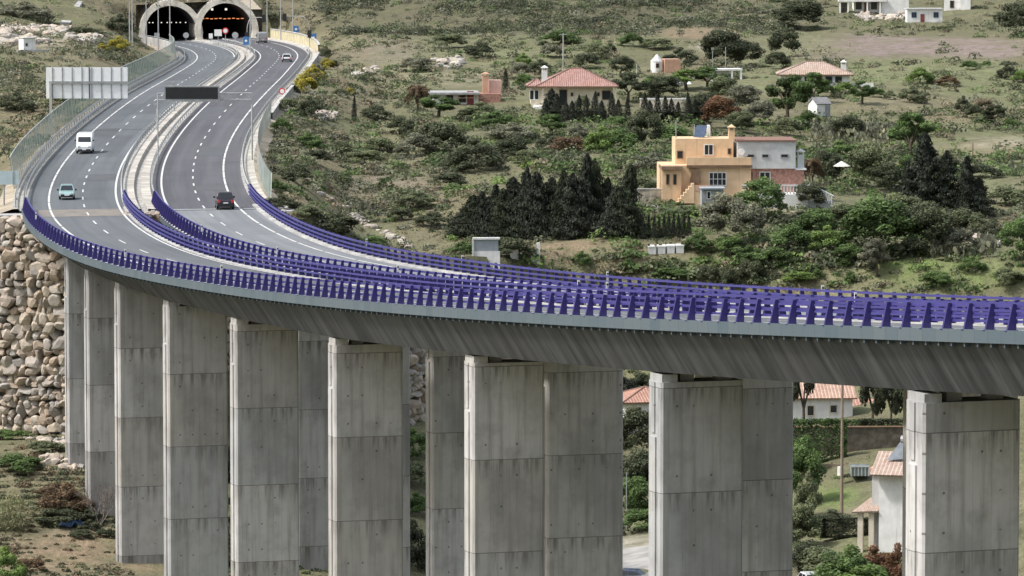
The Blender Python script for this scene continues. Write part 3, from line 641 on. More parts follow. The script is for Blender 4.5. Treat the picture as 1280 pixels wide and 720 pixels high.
# wall between and beside the rings that holds the hill back
p=rv(PORTAL,0,0); hd=heading(PORTAL); root=empty('portal_headwall',p,hd,'rough headwall filling the hillside between the two tunnel rings','wall')
for c,z in (((0,6.2,3.4),(1.2,2.,7.2)),((0,6.6,8.1),(3.,2.,2.2)),((-15.2,6.4,3.),(5.5,2.,7.)),((15.1,6.4,3.),(5.5,2.,7.))): b=MB(); b.box(c,z); b.build('wall_block',M['w_stone'],root)
# ------------------------------------------------------------------ boulder wall at the abutment, stone rows
ICO=None
def ico():
    import bmesh
    bm=bmesh.new(); bmesh.ops.create_icosphere(bm,subdivisions=2,radius=1.); v=np.array([p.co[:] for p in bm.verts]); f=np.array([[q.index for q in p.verts] for p in bm.faces]); bm.free(); return v,f
IV,IF=ico()
def boulder(c,sz,yaw,seed):
    r=np.random.default_rng(seed); v=IV.copy()
    v=v/((np.abs(v)**5).sum(1)**.2)[:,None]              # blocky, then broken off along flat faces
    for _ in range(8):
        n=r.normal(size=3); n/=np.linalg.norm(n); d=r.uniform(.60,.98); k=v@n; v-=np.maximum(k-d,0)[:,None]*n
    v*=np.array(sz); ca,sa=math.cos(yaw),math.sin(yaw); v=np.stack([v[:,0]*ca-v[:,1]*sa,v[:,0]*sa+v[:,1]*ca,v[:,2]],1)
    return v+np.array(c)
def stone_mat():
    g=G('boulder_stone'); t=g.attr('tint','Fac'); n=g.noise(g.pos(),1.6,5,.65)
    rp_=g.n('ShaderNodeValToRGB'); g.put(rp_.inputs[0],t); cr=rp_.color_ramp
    cr.elements[0].color=(.30,.285,.27,1); cr.elements[1].color=(.52,.47,.40,1)
    for q,c in ((.3,(.43,.34,.265,1)),(.5,(.47,.405,.325,1)),(.68,(.40,.39,.375,1)),(.85,(.50,.415,.345,1))): e=cr.elements.new(q); e.color=c
    b=g.mix(g.smooth(n,.35,.7,0,.6),rp_.outputs[0],(.25,.22,.185)); g.bump(n,.6,.15); return g.out(b,.95,0,.15)
M['boulder']=stone_mat()
def stones(items):
    Vs,Fs,T=[],[],[]; k=0
    for i,(c,sz,yaw,tint) in enumerate(items):
        Vs.append(boulder(c,sz,yaw,i+17)); Fs.append(IF+k); k+=len(IV); T.append(np.full(len(IV),tint))
    return np.concatenate(Vs),np.concatenate(Fs),np.concatenate(T)
def stone_obj(name,items,label,cat,group=None,org=None):
    V,Fq,T=stones(items); org=V.mean(0) if org is None else np.array(org); org[2]=V[:,2].min()
    me=mesh_np(name,V-org,Fq,[M['boulder']],attrs={'tint':('FLOAT',T)}); return tag(link(name,me,None,org),label,cat,group)
r=random.Random(5); it=[]
seg=[Vector((x,y,0)) for x,y in WALL[1:6]]
def along(p,d):
    for a,b in zip(p,p[1:]):
        L=(b-a).length
        if d<=L: return a.lerp(b,d/L),(b-a).normalized()
        d-=L
    return None,None
tot=sum((b-a).length for a,b in zip(seg,seg[1:]))
z=0.; row=0
while z<24:
    hh=r.uniform(.55,1.1); d=r.uniform(0,1.)
    while d<tot:
        wd=hh*(r.uniform(.8,1.7) if r.random()<.75 else r.uniform(.5,.9)); p,t=along(seg,min(d+wd/2,tot-.01))
        if p is None: break
        nrm=Vector((t.y,-t.x,0)); base=float(min(H(p.x+nrm.x*4.5,p.y+nrm.y*4.5),H(p.x+nrm.x*2.5,p.y+nrm.y*2.5)))-1.2
        top=ZO-32.3+.5*math.sin(d*.35) if p.x<-27 else ZO-44.5
        zz=base+z+hh/2
        if zz<top:
            q=p+nrm*(2.2-z*.10+r.uniform(-.2,.25)); h2=hh*r.uniform(.85,1.25)
            it.append(((q.x,q.y,zz+r.uniform(-.2,.2)),(wd*.60,r.uniform(.7,1.),h2*.60),math.atan2(t.y,t.x)+r.uniform(-.35,.35),r.random()))
        d+=wd*.93
    z+=hh*.9; row+=1
stone_obj('boulder_wall',it,'high retaining wall of stacked beige boulders below the bridge end','retaining wall')
bk=MB()                                                  # earth packed behind the stones
for a,b in zip(seg,seg[1:]):
    t=(b-a).normalized(); n=Vector((t.y,-t.x,0)); zt=lambda q:ZO-(34. if q.x<-27 else 45); bk.quad([(a.x+n.x*1.8,a.y+n.y*1.8,ZO-60),(b.x+n.x*1.8,b.y+n.y*1.8,ZO-60),(b.x-n.x*.5,b.y-n.y*.5,zt(b)),(a.x-n.x*.5,a.y-n.y*.5,zt(a))])
tag(bk.build('wall_earth',M['dirt']),kind='structure')
def rubble(*a): tag(stone_obj(*a),kind='stuff')
# pale rocks in a line down the slope, rubble strips
def px_line(pts,n,jit,sz,flat=.6,seed=1):
    rr=random.Random(seed); out=[]
    L=[0]
    for a,b in zip(pts,pts[1:]): L.append(L[-1]+math.dist(a,b))
    for k in range(n):
        d=rr.random()*L[-1]; i=max(j for j in range(len(L)-1) if L[j]<=d); u=(d-L[i])/(L[i+1]-L[i])
        x=pts[i][0]*(1-u)+pts[i+1][0]*u+rr.gauss(0,jit); y=pts[i][1]*(1-u)+pts[i+1][1]*u+rr.gauss(0,jit*.5)
        p,s=hitv(x,y); w_=sz*rr.uniform(.5,1.3); out.append(((p.x,p.y,p.z+w_*.15),(w_,w_*.8,w_*flat),rr.uniform(0,3),.55+.5*rr.random()))
    return out
rubble('rubble',px_line([(380,216),(400,240),(425,258),(445,274),(470,288),(498,300),(515,312)],90,2.0,.5),'broken row of pale rocks running down the scrub slope right of the bridge end','rocks')
rubble('rubble',px_line([(0,42),(40,40),(80,43),(118,50)],110,7,1.3)+px_line([(0,54),(60,52)],40,3,1.1,seed=9),'band of pale rubble on the hillside behind the small white hut','rocks')
rubble('rubble',px_line([(1072,20),(1110,23),(1136,22)],70,3.5,.8,seed=3),'rubble bank of pale stones below the white hilltop house','rocks')
rubble('rubble',px_line([(545,78),(575,75),(560,84)],22,5,1.,seed=4),'pale rock outcrop on the slope above the grey flat roof','rocks')
rubble('rubble',px_line([(462,87),(470,90),(440,93)],10,3,1.,seed=6),'few pale rocks on the open slope right of the yellow bushes','rocks')
rubble('rubble',px_line([(395,142),(412,147),(402,150)],16,4,.9,seed=7),'pale rocks beside the dark bush near the motorway bend','rocks')
rubble('rubble',px_line([(1000,552),(1060,550),(1128,551)],80,2,.38,seed=8),'low rubble wall under the brown garden wall behind the piers','rocks')
rubble('rubble',px_line([(35,548),(85,552),(60,575),(90,585)],40,6,.55,seed=10),'scattered pale rubble at the foot of the boulder wall','rocks')
rubble('rubble',px_line([(335,262),(352,268),(375,285)],26,3,.7,seed=14),'pale rocks at the right end of the bridge below the wire fence','rocks')
rubble('rubble',px_line([(1190,296),(1250,306),(1215,312)],34,4,.6,seed=12),'pale stones among the shrubs right of the tall conifer','rocks')
# concrete chute on the hill at the top left
def patch(name,pts,mat,label=None,cat=None,lift=.12,kind=None):
    b=MB(); v=[]
    for x,y in pts: p,s=hitv(x,y); v.append(p+Vector((0,0,lift)))
    b.quad(v)
    lo=[q-Vector((0,0,.8)) for q in v]
    for i in range(len(v)): j=(i+1)%len(v); b.quad([v[j],v[i],lo[i],lo[j]])
    o=b.build(name,mat); tag(o,label,cat,kind=kind); return o
patch('concrete_chute',[(75,31),(88,31),(103,4),(98,3)],M['kerb'],'pale concrete drainage chute on the hillside above the rubble band','chute',.5)
# ------------------------------------------------------------------ signs, gantry, masts
# rear of the big direction sign
st,_=200,0
def plate(b,x,z,w_,h_,y=0,th=.06,m=0): b.box((x,y,z),(w_,th,h_),m)
p,s=None,None
q=np.arange(200,500,1.); w3=rp(q,-15.2,0); a,yy=proj(w3[:,0],w3[:,1],w3[:,2]); sg=q[np.argmin(abs(a-64))]; base=rv(sg,-15.2,-.6); s=F/base.y
bx,by=proj(base.x,base.y,base.z); top=(by-84)/s; W=102/s; Hh=39/s; x0=(58-bx)/s
root=empty('road_sign',base,0,'large pale road sign seen from behind on a tall post left of the carriageway','road sign')
b=MB(); b.box((x0+W/2,.1,top-Hh/2),(W,.05,Hh)); b.build('panel',plain('sign_back',(.78,.80,.81),.5,0,.04),root)
for k in range(8):
    x=x0+W*(.08+k*.0+ .84*k/7 if k!=0 else .08); b=MB(); b.box((x,.03,top-Hh/2),(.12,.07,Hh-.04)); b.build('stiffener',M['steel'],root)
b=MB(); b.box((x0+W*.53,.02,top-Hh/2),(.10,.12,Hh)); b.build('seam',M['black'],root)
b=MB(); b.box((x0+W*.52,-.08,top-Hh*.49),(W*.96,.2,.32)); b.build('beam',M['steel'],root)
b=MB(); b.box((0,-.1,(top-Hh*.49)/2),(.32,.32,top-Hh*.49)); b.build('post',M['galv'],root)
# small sign at the left edge
p,s=hitv(5,262); sx=F/500.; base=P(5,262,500.); gz=float(H(base.x,base.y)); s=F/500
root=empty('road_sign',(base.x,base.y,gz),0,'small pale blue-grey sign on a short post at the left edge','road sign')
hh=base.z-gz
b=MB(); b.tube((0,0,0),(0,0,hh+32/s),.11,m=0); b.build('post',M['kerb'],root)
b=MB(); b.box((6/s,-.15,hh+40/s),(26/s,.05,17/s)); b.build('panel',plain('sign_back_blue',(.40,.50,.54),.5,.1,.06),root)
b=MB(); b.box((12/s,-.2,hh+40/s),(.12,.06,17/s)); b.build('stiffener',M['steel'],root)
# message-sign gantry over the uphill carriageway
def st_at_px(px,off,s0,s1,dz=0):
    q=np.arange(s0,s1,.5); w3=rp(q,off,dz); a,_=proj(w3[:,0],w3[:,1],w3[:,2]); return q[np.argmin(abs(a-px))]
sg=st_at_px(314,12.9,300,560); A=rv(sg,12.9,0); B=rv(sg,1.75,0); s=F/A.y; hd=heading(sg)
root=empty('sign_gantry',A,0,'grey portal gantry with a dark electronic message board over the uphill carriageway','gantry')
ax,ay=proj(A.x,A.y,A.z); zb=(ay-127)/s; zt=(ay-107)/s
b=MB(); b.tube((0,0,-.1),(0,0,(ay-131)/s),.11,n=10); b.build('leg',M['galv'],root)
b=MB(); d=B-A; b.tube((d.x,d.y,d.z),(d.x,d.y,zb+1.),.07,n=10); b.build('leg',M['galv'],root)
b=MB()
for dz in (0,.75): b.tube((0,.25,zb+.25+dz),(d.x,d.y+.25,zb+.25+dz),.07,n=6)
for k in range(13):
    u=k/13; u2=(k+1)/13; b.tube((d.x*u,d.y*u+.25,zb+.25),(d.x*u2,d.y*u2+.25,zb+1.),.04,n=5)
b.build('lattice_beam',M['galv'],root)
xa,xb=(206-ax)/s,(275-ax)/s
ymid=d.y*((xa+xb)/2/d.x)
v=MB(); v.box(((xa+xb)/2,ymid-.1,(zb+zt)/2),(xb-xa,.5,zt-zb)); v=v.build('message_board',M['steel'],root)
q=MB(); q.box(((xa+xb)/2,ymid-.36,(zb+zt)/2+.1),(xb-xa-.35,.03,zt-zb-.5)); q.build('screen',M['screen'],v)
# masts and lamps by the tunnels
def mast(px,ybase,ytop,Y,label,name='lamp_mast',head=True,r0=.14,cat='mast',group='tall masts by the tunnels'):
    c=P(px,ybase,Y); gz=float(H(c.x,c.y)); s=F/Y; root=empty(name,(c.x,c.y,min(gz,c.z)),0,label,cat,group); h=c.z-min(gz,c.z)+(ybase-ytop)/s
    b=MB(); b.tube((0,0,-.3),(0,0,h),r0,r0*.55,8); b.build('pole',M['galv'],root)
    if head:
        b=MB(); b.box((0,-.3,h),(.5,.9,.16)); b.build('lamp_head',M['white'],root)
    return root
for px,yb,yt,Y,l in ((183,46,-14,1005,'slim grey mast leftmost in front of the left tunnel mouth'),(198,48,-14,1000,'slim grey mast in the middle of the left tunnel mouth'),(212.5,50,-16,990,'slim grey mast on the right side of the left tunnel mouth'),
    (162,50,-18,985,'pale mast beside the left rim of the left tunnel'),(165.5,52,-18,980,'second pale mast close beside the left rim of the left tunnel'),
    (313,62,-20,935,'white mast between the carriageways in front of the right tunnel'),(334,42,-18,1030,'slim mast right of the right tunnel, nearest to its rim'),(351,38,-18,1020,'slim mast behind the yellowish wall, middle of three'),(366,36,-18,1010,'slim mast behind the yellowish wall, rightmost of three')):
    mast(px,yb,yt,Y,l)
def cctv(px,yb,yt,st0,off,label):
    s0=st_at_px(px,off,st0-80,st0+80); A=rv(s0,off,0); s=F/A.y; ax,ay=proj(*A)
    root=empty('camera_pole',A,0,label,'pole'); b=MB(); b.tube((0,0,-.1),(0,0,(ay-yt)/s),.12,.07,8); b.build('pole',M['galv'],root)
    b=MB(); b.box((-.1,-.15,(ay-yt)/s+.1),(.55,.4,.3)); b.build('camera_box',M['steel'],root)
cctv(196,168,131,390,-1.0,'thin grey camera pole in the median under the message board')
cctv(189,140,104,320,-3.2 if False else -1.2,'thin grey camera pole in the median left of the message board')
# round and square signs ahead of the tunnels
def roadsign(px,yc,rad,shape,face,label,st0,off,ring=None,group='traffic signs by the tunnels'):
    s0=st_at_px(px,off,PORTAL+2 if st0<300 else 210,st0); A=rv(s0,off,0); s=F/A.y; ax,ay=proj(*A); h=max((ay-yc)/s,1.2); R_=rad/s
    root=empty('traffic_sign',A,0,label,'traffic sign',group); b=MB(); b.tube((0,.08,-.1),(0,.08,h+R_*.6),.06,n=6); b.build('post',M['galv'],root)
    b=MB()
    if shape=='o':
        b.disc((0,0,h),R_,m=0)
        if ring: b.disc((0,-.035,h),R_*.66,m=1)
    else: b.box((0,0,h),(R_*2,.05,R_*2*(shape if not isinstance(shape,str) else 1)))
    b.build('face',[M['redring'] if ring else M[face],M['white']],root)
    if shape!='o' and face=='bluesign':
        b=MB(); b.disc((0,-.04,h),R_*.45); b.build('symbol',M['white'],root)
for a in ((282,38.5,4,'o','white','round speed limit sign with a red rim in front of the right tunnel',90,-1.0,True),(294,44,4,'o','galv','round grey sign back in front of the right tunnel',100,.4,None),
    (217.5,47.5,3.6,'o','galv','round grey sign back in front of the left tunnel',80,-3.0,None),(273,41,4.6,.9,'white','white square sign in the mouth of the right tunnel',60,-1.4,None),(263.5,45,2.4,1.3,'white','small white plate sign between the tunnels',50,-1.6,None),
    (308,51,3.5,1.5,'bluesign','tall blue sign in the median before the right tunnel',130,0,None),(196,44,3.2,.9,'galv','small grey sign plate behind the parapet of the left tunnel',40,-11.,None),
    (370,36.5,3.4,1.2,'bluesign','blue sign above the yellowish wall',120,15.5,None),(392,47,3.4,1.5,'bluesign','blue sign at the end of the yellowish wall on the bend',170,14.6,None),
    (343,116,4.2,'o','white','round speed limit sign with a red rim on the right verge',380,12.9,True)):
    roadsign(a[0],a[1],a[2],a[3],a[4],a[5],a[6],a[7],a[8])
# traffic lights on curved arms
def signal(px,ybase,ytop,pxe,st0,off,label):
    s0=st_at_px(px,off,PORTAL+2,st0); A=rv(s0,off,0); s=F/A.y; ax,ay=proj(*A); h=(ay-ytop)/s; e=(pxe-px)/s
    root=empty('traffic_light',A,0,label,'traffic light','traffic lights by the tunnels')
    pts=[(0,0,-.1),(0,0,h*.6)]+[(e*.35*(1-math.cos(t)),0,h*.6+h*.4*math.sin(t)) for t in np.linspace(.2,math.pi/2,6)]+[(e,0,h)]
    b=MB(); b.path(pts,.09,6); b.build('arm',M['kerb'],root)
    for x,z in ((e,h-.2),(0,h*.45)):
        b=MB(); b.box((x,-.2,z),(.75,.35,1.5)); t_=b.build('lamp_box',M['black'],root)
signal(387,50,20.5,356,170,13.0,'traffic light on a curved pale arm reaching over the bend')
signal(309,50,22,330,120,.6,'traffic light on a short arm in front of the right tunnel')
# ------------------------------------------------------------------ vehicles
def car(label,px,py,toward,L,W,Hh,paint,kind='hatch',cat='car',rz=None,at=None):
    if at is None: s0,off=road_at(px,py); p=rv(s0,off,-.02); hd=heading(s0)+math.pi/2; hd+= 0 if not toward else math.pi
    else: p,hd=at
    root=empty('van' if kind=='van' else 'parked_car' if at is not None else 'car',p,hd,label,cat)    # local +x = forward
    w2=W/2; b=MB()
    belt=Hh*.60 if kind!='van' else Hh*.52
    def ring(x,z0,z1,hw): c=.10; return [(x,-hw,z0+c),(x,-hw+c,z0),(x,hw-c,z0),(x,hw,z0+c),(x,hw*1.0,z1-c*1.3),(x,hw-c*1.2,z1),(x,-hw+c*1.2,z1),(x,-hw,z1-c*1.3)]
    f=L/2
    if kind=='van': prof=[(-f,.45,Hh-.25,.94),(-f+.1,.35,Hh-.05,.99),(-f+.3,.30,Hh,1),(f-1.95,.30,Hh,1),(f-1.35,.30,Hh*.86,.99),(f-.85,.30,belt+.1,.98),(f-.25,.32,belt-.14,.95),(f-.05,.36,belt-.42,.88)]
    else: prof=[(-f,.42,belt-.18,.86),(-f+.12,.32,belt-.02,.95),(-f+.6,.24,belt,1),(f-1.35,.24,belt-.02,1),(f-.6,.24,belt-.12,.97),(f-.12,.30,belt-.27,.90),(f,.38,belt-.40,.80)]
    b.loft([ring(x,z0,z1,w2*k) for x,z0,z1,k in prof])
    tr=[(-f+.18,belt-.05),(f-1.25,belt-.05)]; rf=[(-f+.62,Hh),(f-2.05,Hh)] if kind=='hatch' else [(-f+.35,Hh),(f-2.0,Hh)]
    if kind!='van':
        wb,wt=w2*.95,w2*.74
        low=[(tr[0][0],-wb),(tr[1][0],-wb),(tr[1][0],wb),(tr[0][0],wb)]; hi=[(rf[0][0],-wt),(rf[1][0],-wt),(rf[1][0],wt),(rf[0][0],wt)]
        b.loft([[(x,y,belt-.05) for x,y in low],[(x*1.0,y,Hh-.06) for x,y in hi],[(x*.93-.02,y*.9,Hh) for x,y in hi]])
    b.build('body',paint,root,smooth=False)
    if kind!='van':
        def pan(i,j,u0,u1,nm):
            a0,a1,c0,c1=Vector((*low[i],belt-.05)),Vector((*low[j],belt-.05)),Vector((*hi[i],Hh-.06)),Vector((*hi[j],Hh-.06))
            n=(a1-a0).cross(c0-a0).normalized(); mid=(a0+a1+c0+c1)/4; n=n if n.dot(mid-Vector((mid.x*.0-.3,0,mid.z)))>0 else -n
            g=lambda u,v:(a0.lerp(a1,u)).lerp(c0.lerp(c1,u),v)+n*.015
            m=MB(); m.quad([g(u0,.10),g(u1,.10),g(u1,.92),g(u0,.92)]); m.build(nm,M['carglass'],root)
        pan(1,2,.06,.94,'windscreen'); pan(3,0,.07,.93,'rear_window')
        for i,j in ((0,1),(2,3)): pan(i,j,.06,.46,'side_window'); pan(i,j,.52,.93,'side_window')
    else:
        m=MB(); x0,z0,x1,z1=f-.83,belt+.14,f-1.36,Hh*.86-.04; m.quad([(x0+.02,-w2*.80,z0),(x0+.02,w2*.80,z0),(x1+.03,w2*.76,z1),(x1+.03,-w2*.76,z1)]); m.build('windscreen',M['carglass'],root)
        for sy in (-1,1): m=MB(); m.box((f-1.75,sy*(w2+.005),Hh*.68),(.9,.02,.5)); m.build('side_window',M['carglass'],root)
    wr=.33 if kind!='van' else .37
    for x in (-f+.78,f-.82):
        for sy in (-1,1):
            m=MB(); m.disc((x,sy*(w2-.10),wr),wr,th=.22,n=18); wh=m.build('wheel',M['rub'],root)
            m=MB(); m.disc((x,sy*(w2+.012),wr),wr*.62,th=.02,n=14); m.build('rim',M['galv'],wh)
    hl=.62*belt
    for sy in (-1,1):
        m=MB(); m.box((f-.10,sy*w2*.66,belt*.66),(.14,.32,.16)); m.build('headlight',M['galv'],root)
        m=MB(); m.box((-f+.03,sy*w2*.74,belt*.82),(.10,.22,.30)); m.build('tail_light',M['redring'],root)
        m=MB(); m.box((f-1.45 if kind!='van' else f-1.2,sy*(w2+.11),belt+.08 if kind!='van' else belt+.3),(.16,.2,.18)); m.build('wing_mirror',M['black'],root)
    m=MB(); m.box((f-.02,0,.42),(.10,W*.80,.26)); m.build('front_bumper',M['black'],root)
    m=MB(); m.box((-f+.01,0,.40),(.10,W*.84,.26)); m.build('rear_bumper',M['black'],root)
    for x in (f+.04,-f-.05): m=MB(); m.box((x,0,.5 if x>0 else .68),(.02,.5,.12)); m.build('number_plate',M['white'],root)
    return root
def paintm(n,c): g=G(n); g.b.inputs['Coat Weight'].default_value=.5; return g.out(c,.35,0,.5)
car('white delivery van coming downhill on the left carriageway','w' and 107,190.5,True,5.4,1.98,2.45,paintm('van_white',(.74,.75,.77)),'van','van')
car('small pale teal hatchback with dark bumpers coming downhill behind the bridge joint',84,248,True,3.9,1.66,1.5,paintm('car_teal',(.26,.40,.40)))
car('black off-road car seen from behind driving uphill near the bridge joint',280,260,False,4.2,1.78,1.72,paintm('car_plum',(.016,.014,.024)))
car('white saloon driving uphill on the bend before the tunnels',358,76.5,False,4.2,1.75,1.45,paintm('car_white',(.60,.63,.66)))
car('grey van about to enter the right tunnel',327,53.5,False,5.0,1.95,2.3,paintm('van_grey',(.30,.31,.32)),'van','van')
# ------------------------------------------------------------------ houses (local x along the front, -y to the viewer)
class House:
    def __init__(s,name,label,px,py,yaw=0,Y=None,cat='house',group=None,w=10.):
        p,sc=hitv(px,py) if Y is None else (P(px,py,Y),F/Y)
        s.s=sc; s.p=p; s.root=empty(name,p,yaw,label,cat,group)
    def m(s,px): return px/s.s
    def wall(s,x0,x1,y0,y1,z0,z1,mat,name='wall',parent=None):
        b=MB(); b.box(((x0+x1)/2,(y0+y1)/2,(z0+z1)/2),(x1-x0,y1-y0,z1-z0)); return b.build(name,mat,parent or s.root)
    def win(s,x,z,w,h,y,face='f',frame='w_white',pane='glass',name='window',bars=0,label=None):
        b=MB(); t=.09; d=.05
        def bx(b,cx,cz,ww,hh,off,th):
            if face=='f': b.box((x+cx,y-off,z+cz),(ww,th,hh))
            else: b.box((y-off if face=='l' else y+off,x+cx,z+cz),(th,ww,hh))
        bx(b,0,h/2-t/2,w,t,.03,.1); bx(b,0,-h/2+t/2,w,t,.03,.1); bx(b,-w/2+t/2,0,t,h-2*t,.03,.1); bx(b,w/2-t/2,0,t,h-2*t,.03,.1)
        for k in range(bars): bx(b,-w/2+w*(k+1)/(bars+1),0,.06,h-2*t,.035,.08)
        if bars>1: bx(b,0,0,w-2*t,.06,.035,.08)
        f=b.build(name,M[frame],s.root); q=MB(); bx(q,0,0,w-2*t,h-2*t,.01,.03); q.build('pane',M[pane],f); return f
    def door(s,x,z0,w,h,y,mat='wood',name='door'):
        b=MB(); b.box((x,y-.03,z0+h/2),(w,.08,h)); d=b.build(name,M[mat],s.root); q=MB(); q.box((x+w*.35,y-.1,z0+h*.45),(.06,.06,.14)); q.build('handle',M['steel'],d)
    def hip(s,x0,x1,y0,y1,z,h,mat,ov=.5,ridge=None,name='roof'):
        x0-=ov;x1+=ov;y0-=ov;y1+=ov; dy=(y1-y0)/2; k=dy if ridge is None else (x1-x0-ridge)/2; k=min(k,(x1-x0)/2-.05); ym=(y0+y1)/2
        A,B,C_,D=(x0,y0,z),(x1,y0,z),(x1,y1,z),(x0,y1,z); E_,G_=(x0+k,ym,z+h),(x1-k,ym,z+h)
        b=MB(); sl=math.hypot(dy,h); sk=math.hypot(k,h)
        b.quad([A,B,G_,E_],0,[(x0,0),(x1,0),(x1-k,sl),(x0+k,sl)]); b.quad([C_,D,E_,G_],0,[(x1,0),(x0,0),(x0+k,sl),(x1-k,sl)])
        b.quad([D,A,E_],0,[(y1,0),(y0,0),(ym,sk)]); b.quad([B,C_,G_],0,[(y0,0),(y1,0),(ym,sk)])
        b.quad([D,C_,B,A],1,[(0,0)]*4)
        lo=lambda q:(q[0],q[1],q[2]-.18)
        for a,c in ((A,B),(B,C_),(C_,D),(D,A)): b.quad([c,a,lo(a),lo(c)],1,[(0,0)]*4)
        r=b.build(name,[mat,M['wood']],s.root)
        c=MB(); c.tube(E_,G_,.12,n=6); 
        for a,e in ((A,E_),(D,E_),(B,G_),(C_,G_)): c.tube(a,e,.10,n=6)
        c.build('ridge_tiles',mat,r); return r
    def gable(s,x0,x1,y0,y1,z,h,mat,wall,ov=.4,axis='x',name='roof',hole=None):
        b=MB()
        if axis=='x': # ridge along x
            ym=(y0+y1)/2; sl=math.hypot((y1-y0)/2+ov,h); e=h*ov/((y1-y0)/2)
            b.quad([(x0-ov,y0-ov,z-e),(x1+ov,y0-ov,z-e),(x1+ov,ym,z+h),(x0-ov,ym,z+h)],0,[(x0,0),(x1,0),(x1,sl),(x0,sl)])
            b.quad([(x1+ov,y1+ov,z-e),(x0-ov,y1+ov,z-e),(x0-ov,ym,z+h),(x1+ov,ym,z+h)],0,[(x1,0),(x0,0),(x0,sl),(x1,sl)])
            g=[[(x,y0,z),(x,y1,z),(x,ym,z+h-.12)] for x in (x0,x1)]
        else:
            xm=(x0+x1)/2; sl=math.hypot((x1-x0)/2+ov,h); e=h*ov/((x1-x0)/2)
            b.quad([(x0-ov,y1+ov,z-e),(x0-ov,y0-ov,z-e),(xm,y0-ov,z+h),(xm,y1+ov,z+h)],0,[(y1,0),(y0,0),(y0,sl),(y1,sl)])
            b.quad([(x1+ov,y0-ov,z-e),(x1+ov,y1+ov,z-e),(xm,y1+ov,z+h),(xm,y0-ov,z+h)],0,[(y0,0),(y1,0),(y1,sl),(y0,sl)])
            g=[[(x0,y,z),(x1,y,z),(xm,y,z+h-.12)] for y in (y0,y1)]
        r=b.build(name,mat,s.root); r.data.materials.clear(); r.data.materials.append(mat)
        so=r.modifiers.new('thick','SOLIDIFY'); so.thickness=.14; so.offset=-1
        for t in g: q=MB(); q.quad(t); q.build('gable_end',wall,s.root)
        return r
    def chimney(s,x,y,z0,z1,w,mat,parent=None):
        b=MB(); b.box((x,y,(z0+z1)/2),(w,w,z1-z0)); c=b.build('chimney',mat,parent or s.root); b=MB()
        for dx in (-1,1):
            for dy in (-1,1): b.box((x+dx*w*.4,y+dy*w*.4,z1+.15),(.12,.12,.3))
        b.box((x,y,z1+.36),(w*1.25,w*1.25,.12)); b.box((x,y,z1+.55),(w*1.1,w*1.1,.3),taper=.1); b.build('cap',mat,c); return c
# --- cream villa with pink hipped roof
h=House('villa','cream bungalow with a pink hipped roof and white chimney behind small cypresses',712,133,.02); m=h.m
h.wall(m(-32),m(54),0,8.5,-1.5,m(25),M['w_cream']); h.wall(m(-48),m(-32),1.2,7.5,-1.5,m(25),M['w_cream'],'wing')
h.hip(m(-40),m(58),-.9,9.2,m(25.5),m(21),M['tile_pink'],.35); h.hip(m(-51),m(-30),.6,8,m(25.2),m(8),M['tile_pink'],.3,name='wing_roof')
h.chimney(m(-31),1.5,m(22),m(45),.85,M['w_white'])
for x in (-47,-41): h.win(m(x),m(14),.7,1.5,1.2,frame='w_white')
for x,w_,hh,z in ((-8,1.2,2.4,11),(46,1.35,1.4,14),(3,.4,.6,15),(36,.4,.6,15)): h.win(m(x),m(z),w_,hh,0,frame='wood')
h.wall(m(-45),m(-20),-2.5,1.2,-2,.1,M['w_white'],'terrace')
for x in (m(-34),m(57)): b=MB(); b.box((x,-.75,m(12)),(.28,.28,m(26))); b.build('porch_post',M['w_cream'],h.root)
# --- grey flat-roofed farm building with orange chimney wall
h=House('farm_building','low farm building with a long grey flat roof and an orange chimney block',582,131,.05); m=h.m
h.wall(m(-40),m(16),0,6,-1,m(12),M['w_white']); b=MB(); b.box((m(-14),2.6,m(14)),(m(62),8,.3)); b.build('roof',plain('grey_sheet_roof',(.34,.34,.34),.7),h.root)
h.wall(m(14),m(44),.6,5.5,-1,m(13),M['w_brick'],'rear_wall'); h.wall(m(31),m(46),3,6,0,m(29),M['w_pink'],'tower'); h.chimney(m(26),3.2,m(12),m(34),1.,M['w_terra'])
for x in (-20,-4): h.win(m(x),m(7),1.1,1.1,0,frame='wood')
h.door(m(6),0,1.,2.,0,'dark_red')
b=MB()
for k in range(6): b.box((m(-8+k*7),-1.5,m(9)),(.1,3,.1))
b.box((m(10),-3,m(9)),(m(44),.12,.12)); b.build('pergola',M['wood'],h.root)
# --- terracotta block and white domed hut
h=House('pink_shed','small terracotta block with a white cone-roofed turret among trees',831,92,.15); m=h.m
h.wall(m(0),m(20),0,3.5,-1,m(17),M['w_terra']); h.wall(m(-4),m(0),.8,3.,-1,m(16),M['w_brick'],'side_wall')
b=MB(); b.tube((m(-8),1.5,-1),(m(-8),1.5,m(14)),m(8),n=14); b.build('turret',M['w_white'],h.root); b=MB(); b.tube((m(-8),1.5,m(14)),(m(-8),1.5,m(23)),m(8.5),.05,14); b.build('turret_roof',plain('cone_roof',(.55,.55,.56),.7),h.root)
h.win(m(-9),m(9),.6,.8,.22,frame='wood')
h=House('garden_tent','pale collapsed garden tent among the trees behind the cypress row',852,106,.1,cat='tent'); m=h.m
b=MB(); b.loft([[(m(-12),-1,0),(m(12),-1,0),(m(12),2,0),(m(-12),2,0)],[(m(-11),-.6,m(6)),(m(10),-.4,m(4)),(m(9),1.5,m(6)),(m(-12),1.5,m(8))],[(m(-8),.2,m(12)),(m(2),.3,m(7)),(m(2),.9,m(7)),(m(-8),.8,m(11))]]); b.build('canvas',plain('pale_canvas',(.55,.60,.60),.8),h.root)
h=House('white_frame_shelter','white flat-roofed shelter with a metal mast, half hidden by trees',909,101,.1,cat='shelter'); m=h.m
